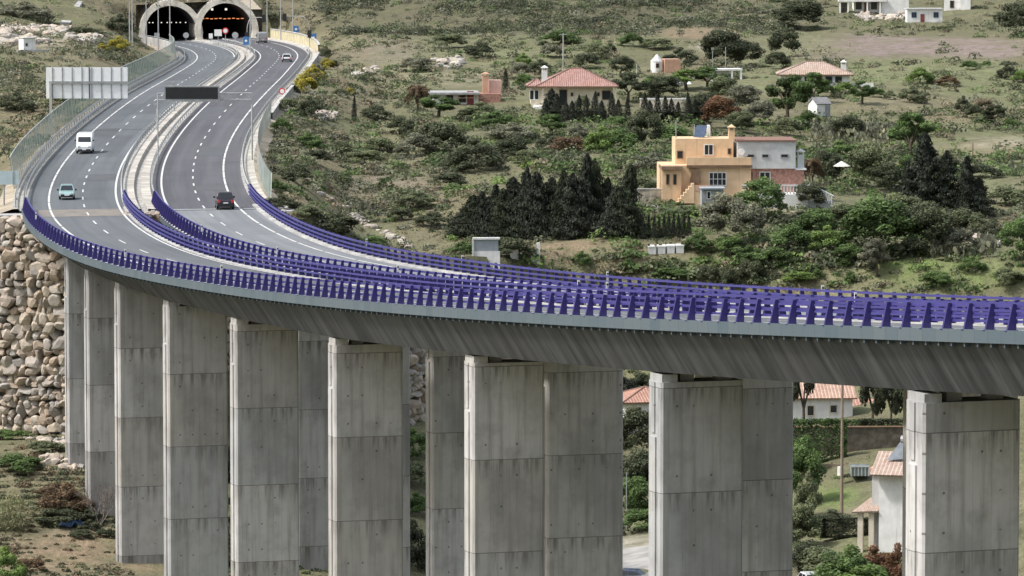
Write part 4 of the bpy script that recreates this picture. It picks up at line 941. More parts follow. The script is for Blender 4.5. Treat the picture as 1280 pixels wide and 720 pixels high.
b=MB(); b.box((0,1.5,m(14)),(m(38),3.4,.3)); b.build('roof',M['w_white'],h.root); h.wall(m(-19),m(4),1,3,-1,m(13),M['w_grey'])
for x in (17.5,6,-18): b=MB(); b.box((m(x),0,m(6)),(.3,.3,m(14))); b.build('post',M['w_white'],h.root)
b=MB(); b.tube((m(-18),.5,0),(m(-18),.5,m(40)),.06,n=6); b.box((m(-18),.5,m(40)),(.4,.3,.4)); b.build('mast',M['steel'],h.root)
# --- white house with pale hipped roof
h=House('white_bungalow','white bungalow with a pale terracotta hipped roof and white chimney behind green trees',1018,108,-.03); m=h.m
h.wall(m(-42),m(44),0,8,-1.5,m(15),M['w_white']); h.hip(m(-44),m(46),-.4,8.4,m(15),m(15),M['tile_pale'],.4); h.chimney(m(37),2,m(15),m(27),.8,M['w_white'])
for x in (-30,-8,18,30): h.win(m(x),m(8),1.1,1.1,0,frame='blue_win')
h.door(m(6),0,1,2.1,0); h.wall(m(46),m(74),1,1.3,-1,m(4),M['w_white'],'garden_wall')
# --- small white shed
h=House('tool_shed','small white shed with a grey roof below the white bungalow',1031,146,.45); m=h.m
h.wall(m(-11),m(8),0,2.6,-.5,m(17),M['w_white']); h.gable(m(-11),m(8),0,2.6,m(17),m(7),plain('grey_shed_roof',(.20,.20,.21),.8),M['w_white'],.15); h.door(m(4),0,.8,1.7,0,'steel')
# --- hilltop houses
h=House('hilltop_house','long white house with a columned porch at the top of the hill',1096,18,-.02,cat='house'); m=h.m
h.wall(m(-28),m(40),2,9,-1,m(19),M['w_white']); b=MB(); b.box((m(-18),1.,m(17)),(m(60),3.5,.5)); b.build('porch_roof',M['w_white'],h.root)
h.wall(m(6),m(40),.0,2,-1,m(20),M['w_white'],'front_wing')
for x in (-46,-36,-12,4): b=MB(); b.box((m(x),-.4,m(8)),(.35,.35,m(17))); b.build('column',M['w_white'],h.root)
for x in (-22,-3): h.win(m(x),m(10),1.3,1.6,2,frame='wood')
h.door(m(-12),0,1.1,2.4,2,'wood'); h.win(m(-41),m(8),1.4,2.2,-.1,frame='wood',bars=2)
b=MB(); b.box((m(5),5.5,m(21)),(m(76),9,.4)); b.build('roof',M['w_white'],h.root); h.wall(m(-52),m(-20),-2,2,-1.,.1,M['w_white'],'terrace')
h=House('white_cabin','white flat-roofed cabin with a red door and two blue windows',1156,27.5,.03,cat='house'); m=h.m
h.wall(m(-22),m(22),0,4,-.8,m(16),M['w_white']); b=MB(); b.box((0,2,m(16.5)),(m(46),4.6,.22)); b.build('roof',M['w_grey'],h.root)
h.door(m(-3),0,m(5),m(10),0,'dark_red')
for x in (-13.5,14): h.win(m(x),m(9),m(6.5),m(7),0,frame='blue_win',bars=1)
b=MB()
for k in range(7): b.box((m(-22+k*9),-3.,m(20)),(.12,.12,1.))
b=None
h=House('white_house','white house with a tall blank wall at the upper right',1196,12,-.1,cat='house'); m=h.m
h.wall(m(-16),m(4),0,6,-1,m(13),M['w_white']); h.wall(m(4),m(17),-1,5,-1.2,m(22),M['w_white'],'tall_wing'); h.win(m(-6),m(7),.9,1.6,0,frame='wood'); b=MB(); b.box((0,3,m(22)),(m(36),6.5,.25)); b.build('roof',M['w_white'],h.root)
# --- white hut on the left hill
h=House('white_hut','tiny white block hut on the rubble slope at the far left',36,64,.5,cat='hut'); m=h.m
h.wall(m(-7),m(9),0,2.2,-.6,m(16),M['w_white']); b=MB(); b.box((m(1),1.1,m(16.6)),(m(18),2.6,.12)); b.build('roof',M['w_grey'],h.root); h.win(m(-3),m(8),.5,.6,0,frame='steel'); h.wall(m(-16),m(26),-.8,.0,-.8,.25,M['kerb'],'plinth')
# --- orange house with terraces
h=House('orange_house','two-storey orange house with an outside stair and a solar heater on its roof',882,252,.04); m=h.m; O=M['w_orange']
h.wall(m(-55),m(57),.0,8.,-2.5,m(44),O,'ground_floor'); h.wall(m(-36),m(37),2.6,8.,m(44),m(76),O,'upper_floor'); h.wall(m(-24),m(57),-.1,.15,m(44),m(54),O,'parapet')
b=MB(); b.box((m(17),-.3,m(43)),(m(82),.5,.28)); b.build('cornice',M['wood'],h.root)
h.wall(m(-55),m(-31),-.6,3.5,-2.5,m(40),O,'side_wing'); b=MB(); b.box((m(-43),1.2,m(41.5)),(m(26),4.8,.35)); b.build('wing_roof',plain('brown_tiles',(.22,.15,.10),.85),h.root)
for x in (-48,-39): h.win(m(x),m(27),m(4.4),m(13),-.6,frame='wood')
h.win(m(15),m(27),m(22),m(17),0,frame='w_white',bars=3); h.win(m(6),m(62),m(12),m(14),2.6,frame='w_white',bars=1)
h.win(m(32),m(60),.4,.7,2.6,frame='wood'); h.win(m(-30),m(56),.7,.9,2.6,frame='wood')
c=h.chimney(m(35),3.,m(74),m(86),.7,O)
b=MB(); b.box((m(-13),-.35,m(30)),(m(14),.7,m(16)),taper=.7); b.build('awning',M['wood'],h.root)
b=MB()
for k in range(7): b.box((m(-37+k*3.2),-1.4,m(-1+k*1.9)),(m(3.4),1.2,m(2.+k*3.8)))
b.build('stair',O,h.root)
h.wall(m(-16),m(2),-1.9,0,-2.5,m(13),O,'landing'); b=MB(); b.box((m(-8),-1.9,m(17)),(m(20),.12,m(7))); b.build('landing_rail',M['w_terra'],h.root)
b=MB(); b.quad([(m(-12),4.2,m(77)),(m(2),4.2,m(77)),(m(8),6.4,m(91)),(m(-6),6.4,m(91))]); q=b.build('solar_panel',plain('solar_blue',(.06,.085,.13),.2),h.root); b=MB(); b.box((m(9),6.3,m(84)),(.3,1.4,m(14))); b.build('panel_support',M['w_white'],h.root)
b=MB(); b.tube((m(-34),4,m(76)),(m(-34),4,m(98)),.06,n=6); b.build('aerial',M['steel'],h.root)
b=MB(); b.tube((m(46),1.4,m(60)),(m(46),1.1,m(60)),m(4),n=12); b.build('satellite_dish',M['w_white'],h.root); b=MB(); b.tube((m(51),1.2,m(57)),(m(51),1.,m(57)),m(3),n=12); b.build('satellite_dish',M['galv'],h.root)
h=House('garden_shed','small blue-grey shed against the orange house',891,254,.04,cat='shed',Y=(h.p.y-4)); m=h.m
h.wall(m(-14),m(13),0,2.2,-2,m(18),M['w_bluegrey']); b=MB(); b.box((0,1.,m(18.6)),(m(31),2.9,.16)); b.build('roof',M['w_bluegrey'],h.root); h.win(m(-5),m(10),.5,.9,0,frame='w_white'); h.door(m(-11),0,.5,1.7,0,'steel')
# --- grey house
h=House('grey_house','pale grey box house over a red brick ground floor with a white balustrade',960,250,.04,Y=None); m=h.m
h.wall(m(-38),m(35),.6,8,m(40),m(74),M['w_grey'],'upper_floor'); h.wall(m(-36),m(46),1.,8,-2.5,m(39.8),M['w_brick'],'ground_floor'); b=MB(); b.box((m(-1),4.3,m(75)),(m(76),7.8,.16)); b.build('roof',M['tile_red'],h.root)
for x,w_ in ((-23,13),(-3,9),(21,10)): h.win(m(x),m(56),m(w_),m(5),.6,frame='steel')
h.win(m(-3),m(28),m(14),m(16),1.,frame='w_white',bars=1); h.win(m(-22),m(28),m(9),m(18),1.,frame='w_terra')
h.wall(m(35.2),m(49),.8,3,m(38),m(40),M['w_white'],'porch_slab'); h.chimney(m(44),3,m(40),m(56),.75,M['w_white'])
h.wall(m(-36),m(46),-3.4,1.,-3.5,m(10),M['w_white'],'terrace')
b=MB()
for k in range(22): b.box((m(-34+k*3.9),-3.3,m(16)),(.14,.14,m(11)))
b.box((m(7),-3.3,m(21.5)),(m(86),.2,.16)); b.build('balustrade',M['w_white'],h.root)
b=MB()
for k in range(9): b.box((m(50+k*3.2),-3.3,m(17-k*1.7)),(.16,.16,m(12)))
b.tube((m(48),-3.3,m(23)),(m(78),-3.3,m(8)),.12,n=6); b.build('stair_rail',M['w_white'],h.root); h.wall(m(46),m(78),-3.2,-1.,-3.5,m(2),M['w_grey'],'stair_block')
h=House('parasol','pale open parasol on a pole in the garden beside the grey house',1052,242,.0,cat='parasol'); m=h.m
b=MB(); b.tube((0,0,0),(0,0,m(36)),.06,n=6); b.build('pole',M['wood'],h.root); b=MB(); b.tube((0,0,m(34)),(0,0,m(40)),m(11),.08,8); b.build('canopy',plain('cream_canvas',(.62,.62,.52),.8),h.root)
# --- garden walls
h=House('garden_wall','pale rendered wall left of the orange house',809,256,.03,cat='wall'); m=h.m; h.wall(m(-20),m(20),0,.4,-1,m(20),M['w_stone'],'wall_body'); h.wall(m(-20.5),m(20.5),-.05,.45,m(20),m(21),M['kerb'],'coping')
h=House('garden_wall','long cream garden wall seen between the small cypresses',842,146,.03,cat='wall'); m=h.m; h.wall(m(-42),m(42),0,.4,-1,m(22),M['w_cream'],'wall_body'); h.wall(m(-42.5),m(42.5),-.05,.45,m(22),m(23.5),M['w_white'],'coping')
# --- four white bins
for k,x in enumerate((815.5,827,838.5,850)):
    h=House('waste_bin','white lidded waste container, %s of four in a row beyond the viaduct'%('leftmost','second from left','third from left','rightmost')[k],x,313+k*.5,.0,cat='bin',group='white waste containers'); m=h.m
    b=MB(); b.box((0,.5,m(4.6)),(m(9.2),1.1,m(9.2)),taper=1.1,ty=1.1); b.build('bin_body',M['w_white'],h.root); b=MB(); b.box((0,.5,m(10.2)),(m(10.8),1.3,m(1.8)),taper=.94); b.build('lid',M['white'],h.root)
    b=MB(); 
    for dx in (-1,1): b.box((dx*m(5.3),.5,m(8)),(m(.8),.3,m(.8)))
    b.build('lift_lug',M['steel'],h.root)
h=House('white_gateway','pale boxed panel gate half hidden by bushes beyond the far barrier',608,328,.06,cat='gate'); m=h.m
h.wall(m(-16),m(17),0,.3,-1,m(12),M['w_white'],'lower_panel'); h.wall(m(-16),m(15),.05,.25,m(12),m(27),M['w_bluegrey'],'upper_panel'); b=MB(); b.box((0,.1,m(28)),(m(34),.6,.2)); b.build('top_beam',M['w_white'],h.root); b=MB(); b.box((m(-16.5),.1,m(13)),(.2,.4,m(29))); b.build('post',M['w_grey'],h.root)
h=House('white_gateway','pale gate pillar and short wall right of the bushes beyond the far barrier',660,331,.06,cat='gate'); m=h.m
h.wall(m(-22),m(-12),0,.3,-1,m(22),M['w_white'],'wall_body'); h.wall(m(4),m(15),0,.35,-1,m(14),M['w_white'],'wall_body'); b=MB(); b.box((m(13),.1,m(12)),(m(4),.5,m(26))); b.build('pillar',M['w_white'],h.root)
# --- below the deck
h=House('white_cottage','long white cottage with a tiled roof seen under the deck behind a clipped hedge',1028,531,.05,Y=478); m=h.m
h.wall(m(-50),m(38),0,7,-2,m(36),M['w_white']); h.gable(m(-50),m(38),0,7,m(36),m(16),M['tile_terra'],M['w_white'],.4)
h.win(m(-15),m(18),m(10),m(14),0,frame='w_cream'); h.win(m(14),m(20),m(10),m(11),0,frame='w_cream')
h=House('pink_house','pink house with a red roof seen under the deck right of the white cottage',1100,530,.05,Y=486); m=h.m
h.wall(m(-34),m(50),0,6,-2,m(16),M['w_pink']); h.gable(m(-34),m(50),0,6,m(16),m(12),M['tile_red'],M['w_pink'],.4); h.win(m(6),m(10),m(16),m(8),0,frame='w_white'); h.win(m(-20),m(9),m(8),m(9),0,frame='w_terra')
h=House('corner_villa','tall white house with a pale tiled roof and a roof water heater between two piers',1110,694,-.25,Y=414); m=h.m
h.wall(m(-12),m(75),0,7,-2.5,m(108),M['w_white']); h.gable(m(-14),m(77),-.5,7.4,m(106),m(20),M['tile_pale'],M['w_white'],.5)
h.wall(m(-24),m(-12),1.2,6.,-2.5,m(100),M['w_grey'],'side_bay'); h.win(3.2,m(74),.8,m(30),m(-24),'l',frame='wood'); h.win(3.2,m(22),.8,m(26),m(-24),'l',frame='wood'); h.wall(m(-27),m(-11),1.,3.,m(99),m(108),M['w_terra'],'eaves_box')
b=MB(); b.quad([(m(-6),1.4,m(118)),(m(16),1.4,m(120)),(m(30),3.0,m(142)),(m(8),3.0,m(140))]); b.build('solar_panel',plain('heater_panel',(.16,.18,.20),.25,.2),h.root); b=MB(); b.tube((m(8),3.1,m(142)),(m(34),3.1,m(142)),m(5),n=12); b.build('water_tank',M['galv'],h.root)
b=MB()
b.quad([(m(-46),-.2,m(54)),(m(-13),-.2,m(56)),(m(-13),3.5,m(68)),(m(-46+14),3.5,m(66))],0,[(0,0),(4,0),(4,3),(1,3)]); q=b.build('porch_roof',M['tile_pale'],h.root); so=q.modifiers.new('t','SOLIDIFY'); so.thickness=.15
for x in (-36,-22): b=MB(); b.box((m(x),.3,m(24)),(.45,.45,m(60))); b.build('porch_post',M['w_cream'],h.root)
h=House('red_roof_house','house with a bright red tiled roof seen in the gap between two piers',796,536,.2,Y=486); m=h.m
h.wall(m(-14),m(50),0,6,-3,m(34),M['w_white']); h.hip(m(-14),m(52),0,6,m(34),m(15),M['tile_red'],.5); h.win(m(2),m(20),m(7),m(14),0,frame='wood'); h.win(m(-8),m(20),m(5),m(10),0,frame='wood')
h=House('tiled_roof_house','small roof of orange tiles above a pale wall showing over the pier top',868,500,.0,Y=505); m=h.m
h.wall(m(-19),m(19),0,5,-2,m(19),M['w_white']); h.hip(m(-18),m(18),0,5,m(19),m(17),M['tile_terra'],.25,ridge=m(22)); h.win(m(0),m(10),.8,.9,0,frame='wood')
h=House('garden_retaining_wall','brown garden wall under the clipped hedge behind the piers',1062,556,.03,Y=452,cat='wall'); m=h.m; h.wall(m(-70),m(74),0,.5,-1,m(22),plain('brown_wall',(.10,.085,.065),.9,var=.4),'wall_body'); h.wall(m(-70.5),m(74.5),-.1,.6,m(22),m(23),M['wood'],'coping')
h=House('greenhouse','small glass and metal lean-to with a white tank behind the wooden pole',1060,595,.0,Y=440,cat='greenhouse'); m=h.m
h.wall(m(4),m(26),0,2,0,m(12),plain('old_glass',(.20,.24,.24),.25),'glazing'); b=MB()
for k in range(6): b.box((m(4+k*4.4),-.05,m(6)),(.08,.08,m(12)))
b.box((m(15),-.05,m(12)),(m(24),.12,.12)); b.build('glazing_frame',M['w_grey'],h.root); b=MB(); b.tube((m(-9),.4,0),(m(-9),.4,m(11)),m(4),n=10); b.build('tank',M['w_white'],h.root)
h=House('timber_beam','weathered timber beam fence behind the wooden pole',1040,583,.0,Y=446,cat='fence'); m=h.m
b=MB(); b.box((m(0),0,m(1)),(m(44),.2,.3)); b.build('rail',M['pole'],h.root)
for x in (-18,0,18): b=MB(); b.box((m(x),.1,-.3),(.18,.18,1.4)); b.build('post',M['pole'],h.root)
def pole(px,yb,yt,label,Y=None,mat='pole',r=.12,group='utility poles',arm=False,cat='pole'):
    p,s=hitv(px,yb) if Y is None else (P(px,yb,Y),F/Y); root=empty('utility_pole',p,0,label,cat,group); b=MB(); b.tube((0,0,-.6),(0,0,(yb-yt)/s),r,r*.7,8); b.build('pole_shaft',M[mat],root)
    if arm: b=MB(); b.box((0,0,(yb-yt)/s-.2),(1.3,.1,.1)); b.build('cross_arm',M[mat],root)
pole(1052,655,470,'thick wooden pole standing before the lawn between two piers',428,'pole',.16)
pole(704,112,42,'tall pale pole rising behind the pink hipped roof',None,'kerb',.13,arm=True)
pole(796,98,80,'short pale pole right of the bungalow roof',None,'kerb',.12)
pole(868,178,155,'thin pale pole behind the orange house roof',None,'kerb',.09)
pole(907,92,58,'thin mast before the dark trees above the shelter',None,'galv',.07)
pole(1216,195,178,'thin post on the dry terrace at the right',None,'wood',.08); pole(1261,205,186,'thin post on the dry terrace at the right edge',None,'wood',.08)
pole(783,655,590,'thin pale pole between the shrubs and the pier',447,'galv',.06)
# blue car parked on the pale yard, white car among the shrubs
p=P(797,728,424.); p.z=float(H(p.x,p.y)); 
car('dark blue car parked on the pale yard between two piers',0,0,False,4.2,1.75,1.5,paintm('car_blue',(.05,.075,.16)),at=(P(797,733,418.),math.radians(-20)))
car('white car mostly hidden by shrubs at the bottom edge',0,0,False,4.2,1.75,1.45,paintm('car_white_two',(.62,.63,.64)),at=(P(1016,738,402.),math.radians(-75)))
patch('pale_yard',[(760,730),(760,694),(785,686),(830,681),(830,730)],M['gut'],None,None,.1,'structure')
patch('garden_path',[(806,256),(822,258),(830,268),(818,269)],M['gut'],None,None,.15,'structure')
# blue sheet of rubbish by the bare shrub
p,s=hitv(92,655); b=MB(); rr=random.Random(3); n=9
for i in range(n):
    for j in range(4):
        z=lambda a,c:.35+.35*math.sin(a*1.3+c*2.1)+.2*math.cos(a*2.7-c)
        q=lambda a,c:(a*.32-1.4,c*.4-.8,max(.05,z(a,c)*(1-abs(a-4.5)/6)))
        b.quad([q(i,j),q(i+1,j),q(i+1,j+1),q(i,j+1)])
tag(b.build('tarpaulin',plain('blue_tarpaulin',(.11,.20,.42),.5,var=.5,scale=2.),None,p),'crumpled blue tarpaulin lying on the ground left of the first piers','tarpaulin')
# ------------------------------------------------------------------ vegetation
def leaf_quads(C_,N_,size,rg,elong=1.35):
    """one little quad per centre, roughly facing N_"""
    n=len(C_); N_=N_+rg.normal(size=(n,3))*.75; N_/=np.linalg.norm(N_,axis=1)[:,None]+1e-9
    a=np.cross(N_,rg.normal(size=(n,3))); a/=np.linalg.norm(a,axis=1)[:,None]+1e-9; b=np.cross(N_,a)
    s=(size*rg.uniform(.6,1.35,n))[:,None]; a=a*s*elong; b=b*s*.8
    V=np.stack([C_-a-b*.5,C_+a*.2-b,C_+a+b*.4,C_-a*.1+b],1).reshape(-1,3)
    return V,np.arange(4*n).reshape(-1,4)
def crown(kind,seed,leaves=2600):
    """crown of height 1 and width 1 standing on z=0"""
    rg=np.random.default_rng(seed); C_,N_,T=[],[],[]
    def blob(c,r,k,t,flat=.8):
        d=rg.normal(size=(k,3)); d/=np.linalg.norm(d,axis=1)[:,None]; q=r*rg.uniform(.35,1.05,k)[:,None]**.6
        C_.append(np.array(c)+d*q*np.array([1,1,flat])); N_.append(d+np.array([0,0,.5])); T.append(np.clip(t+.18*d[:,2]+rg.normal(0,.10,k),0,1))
    if kind=='round':
        m=44
        for i in range(m):
            d=rg.normal(size=3); d/=np.linalg.norm(d); d[2]=d[2] if d[2]>-.5 else abs(d[2]); rr=rg.uniform(.55,1.)
            blob((d[0]*.38*rr,d[1]*.38*rr,.46+d[2]*.42*rr),rg.uniform(.09,.17),leaves//m,rg.uniform(.25,.8))
    elif kind=='tree':
        m=30
        for i in range(m):
            a=rg.uniform(0,6.28); u=rg.uniform(0,1); z=.34+.58*u; R_=.42*math.sin(math.pi*(.18+.78*u))**.7*rg.uniform(.5,1.1)
            blob((R_*math.cos(a),R_*math.sin(a),z),rg.uniform(.08,.15),leaves//m,rg.uniform(.2,.85),.65)
    elif kind=='dome':
        m=26
        for i in range(m):
            a=rg.uniform(0,6.28); u=rg.uniform(0,1)**.6; z=.08+.74*math.sqrt(max(0,1-u*u))*rg.uniform(.5,1)
            blob((.40*u*math.cos(a),.40*u*math.sin(a),z),rg.uniform(.10,.18),leaves//m,rg.uniform(.25,.8),.9)
    elif kind in('cypress','conifer'):
        thin=kind=='cypress'; n=leaves; u=rg.uniform(0,1,n)**1.25; a=rg.uniform(0,6.28,n)
        lump=1+.22*np.sin(a*3+u*17+seed)+.16*np.sin(a*5-u*29)
        prof=(np.minimum(1,(u+.04)*7)*(1-u)**.72+.02) if thin else (np.minimum(1,(u+.10)*5)*(1-u)**.72*1.0+.012)
        R_=.5*prof*lump*rg.uniform(.3,1.12,n)**.6+np.abs(rg.normal(0,.012,n))
        if not thin: R_*=(1+.22*np.sin(u*34+a*2+seed))*(1+.25*np.sin(a*2+u*7+seed*2))
        hb=rg.uniform(.62,1.28,4000); kb=(np.floor(a*2.1)*97+np.floor(u*15+a)).astype(int)%4000; R_*=hb[kb] if not thin else .85+.15*hb[kb]
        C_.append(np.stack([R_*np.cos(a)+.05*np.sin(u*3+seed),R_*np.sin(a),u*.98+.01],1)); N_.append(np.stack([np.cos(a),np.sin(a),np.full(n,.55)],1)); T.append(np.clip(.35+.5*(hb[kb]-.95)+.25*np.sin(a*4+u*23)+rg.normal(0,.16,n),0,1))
    elif kind=='box':
        n=leaves; q=rg.uniform(-1,1,(n,3)); ax=rg.integers(0,3,n); q[np.arange(n),ax]=np.sign(q[np.arange(n),ax])*rg.uniform(.8,1.03,n); d=q*0; d[np.arange(n),ax]=np.sign(q[np.arange(n),ax])
        C_.append(q*np.array([.5,.09,.48])+np.array([0,0,.5])); N_.append(d+np.array([0,0,.4])); T.append(np.clip(.4+rg.normal(0,.16,n)+.2*np.sin(q[:,0]*9),0,1))
    elif kind=='palm':
        for k in range(26):
            a=rg.uniform(0,6.28); up=rg.uniform(-.5,1.); L=rg.uniform(.35,.55)
            for t in np.linspace(.05,1,22):
                p=(L*t*math.cos(a),L*t*math.sin(a),.72+.30*up*t-.32*t*t); C_.append(np.array([p])+rg.normal(0,.02,(3,3))); N_.append(np.array([[math.cos(a),math.sin(a),.8]]*3)); T.append(np.full(3,.25+.5*max(up,0)))
    elif kind=='reed':
        n=leaves; x=rg.normal(0,.2,n); y=rg.normal(0,.2,n); z=rg.uniform(0,1,n); k=1+.9*z
        C_.append(np.stack([x*k,y*k,z*(1-.5*np.hypot(x,y)*2)],1)); N_.append(np.stack([x,y,np.zeros(n)],1)+.01); T.append(np.clip(.3+.5*z+rg.normal(0,.15,n),0,1))
    C_,N_,T=map(np.concatenate,(C_,N_,T)); sz=dict(round=.0165,tree=.0165,dome=.019,cypress=.018,conifer=.0165,box=.017,palm=.022,reed=.016)[kind]
    V,Fq=leaf_quads(C_,N_,sz,rg,3. if kind in('reed','palm') else 1.35)
    if kind in('cypress','conifer'): V=V*np.array([1,1,1.])
    return V,Fq,np.repeat(T,4)
PRO={}
def crown_me(kind,col,v):
    k=(kind,col,v)
    if k not in PRO:
        V,Fq,T=crown(kind,hash((kind,v))%1000 if False else (len(kind)*31+v*7+3),{'round':8000,'tree':7000,'dome':5200,'cypress':4200,'conifer':9000,'box':7000,'palm':0,'reed':1400}[kind])
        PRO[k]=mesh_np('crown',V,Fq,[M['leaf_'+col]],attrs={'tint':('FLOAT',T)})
    return PRO[k]
TR={}
def trunk_me(v,kind='tree'):
    if (v,kind) not in TR:
        r_=random.Random(v); b=MB()
        if kind=='stem': b.tube((0,0,-.05),(0,0,.5),.05,.03,7)
        else:
            b.tube((0,0,-.08),(.02,0,.34),.045,.032,8); 
            for k in range(4):
                a=k*1.6+r_.random(); b.tube((.02,0,.30),(.22*math.cos(a),.22*math.sin(a),.58+.1*r_.random()),.024,.008,6)
        TR[(v,kind)]=b.mesh('trunk',M['bark'])
    return TR[(v,kind)]
VR=random.Random(21)
def plant(name,kind,col,px,yb,wpx,hpx,label,group=None,cat=None,trunk=None,Y=None,v=None):
    if Y is None: p,s=hitv(px,yb)
    else: p=P(px,yb,Y); p.z=float(H(p.x,p.y)); s=F/Y
    w_,h_=wpx/s,hpx/s
    if kind in('round','tree','dome'): w_*=1.28; h_*=1.1
    if Y is not None: q=max(h_,(P(px,yb-hpx,Y).z-p.z)); w_*=min(1.5,(q/h_)**.6); h_=q
    v=VR.randrange(3) if v is None else v; rz=VR.uniform(0,6.28) if kind!='box' else .05; trunk=(kind in('tree','palm','conifer','cypress')) if trunk is None else trunk
    cat=cat or ('bush' if kind in('dome',) else 'tree')
    if trunk:
        root=empty(name,p,rz,label,cat,group); a=link('trunk',trunk_me(v,'stem' if kind in('cypress','conifer') else 'tree'),root); a.scale=(w_ if kind not in('cypress','conifer') else h_*.25,w_ if kind not in('cypress','conifer') else h_*.25,h_)
        c=link('crown',crown_me(kind,col,v),root); c.scale=(w_,w_,h_)
        if kind=='conifer': root.rotation_euler=(VR.gauss(0,.035),VR.gauss(0,.035),rz)
        if kind=='tree': c.location=(0,0,0)
    else:
        o=link(name,crown_me(kind,col,v),None,p,rz); o.scale=(w_,w_,h_); tag(o,label,cat,group)
# dark cypress grove beyond the viaduct
gx_=[580,592,605,618,630,643,653,664,676,688,703,716,731,744,757,768,781,791]; gt=[256,244,238,230,236,222,208,224,215,222,209,216,192,198,222,232,206,250]
for i,(x,t_) in enumerate(zip(gx_,gt)):
    yb=301+VR.uniform(-5,4); lab='dark tall cypress inside the dense grove behind the viaduct'
    if i==0: lab='dark cypress at the left end of the dense grove'
    if i==12: lab='tallest dark cypress in the middle of the dense grove'
    if i==16: lab='pointed dark cypress near the right end of the dense grove'
    if i==17: lab='short dark cypress closing the dense grove on the right'
    plant('cypress_tree','conifer','pine' if i%3==1 else 'cyp',x,yb-4,VR.uniform(30,50),yb-t_-4,lab,'cypresses of the dense grove','cypress')
for i,(x,y,t_) in enumerate([(612,296,245),(650,293,238),(694,294,232),(722,295,222),(750,294,228),(588,297,262),(768,297,244)]):
    plant('cypress_tree','conifer','cyp',x,y-3,40,y-t_-3,'dark tall cypress inside the dense grove behind the viaduct','cypresses of the dense grove','cypress')
# row of little cypresses by the villa
for i,(x,t_) in enumerate(zip([682,697,707,715,724,733,744,752,765,773,784,806,813,822,832,839,847,860,869,881],[128,122,131,129,124,122,120,128,121,128,126,120,128,121,124,127,131,119,128,124])):
    plant('small_cypress','cypress','cyp',x,153+VR.uniform(-1.5,1.5),VR.uniform(12,19),(152-t_)*1.12+2,'small dark cypress in the clipped row below the pink-roofed bungalow' if x<790 else 'small dark cypress in front of the cream garden wall','small cypresses in a row','cypress')
plant('hedge','box','pine',722,153,70,15,'low clipped dark hedge among the little cypresses before the bungalow',None,'hedge'); plant('hedge','box','pine',846,153,76,13,'low clipped dark hedge at the foot of the cream garden wall',None,'hedge')
for x in (804,811,818,824,830,836,842,848,855,861): plant('small_cypress','cypress','cyp',x,VR.uniform(297,300),VR.uniform(7,10),VR.uniform(24,33),'thin dark cypress in the hedge row above the white bins','thin cypresses above the white bins','cypress')
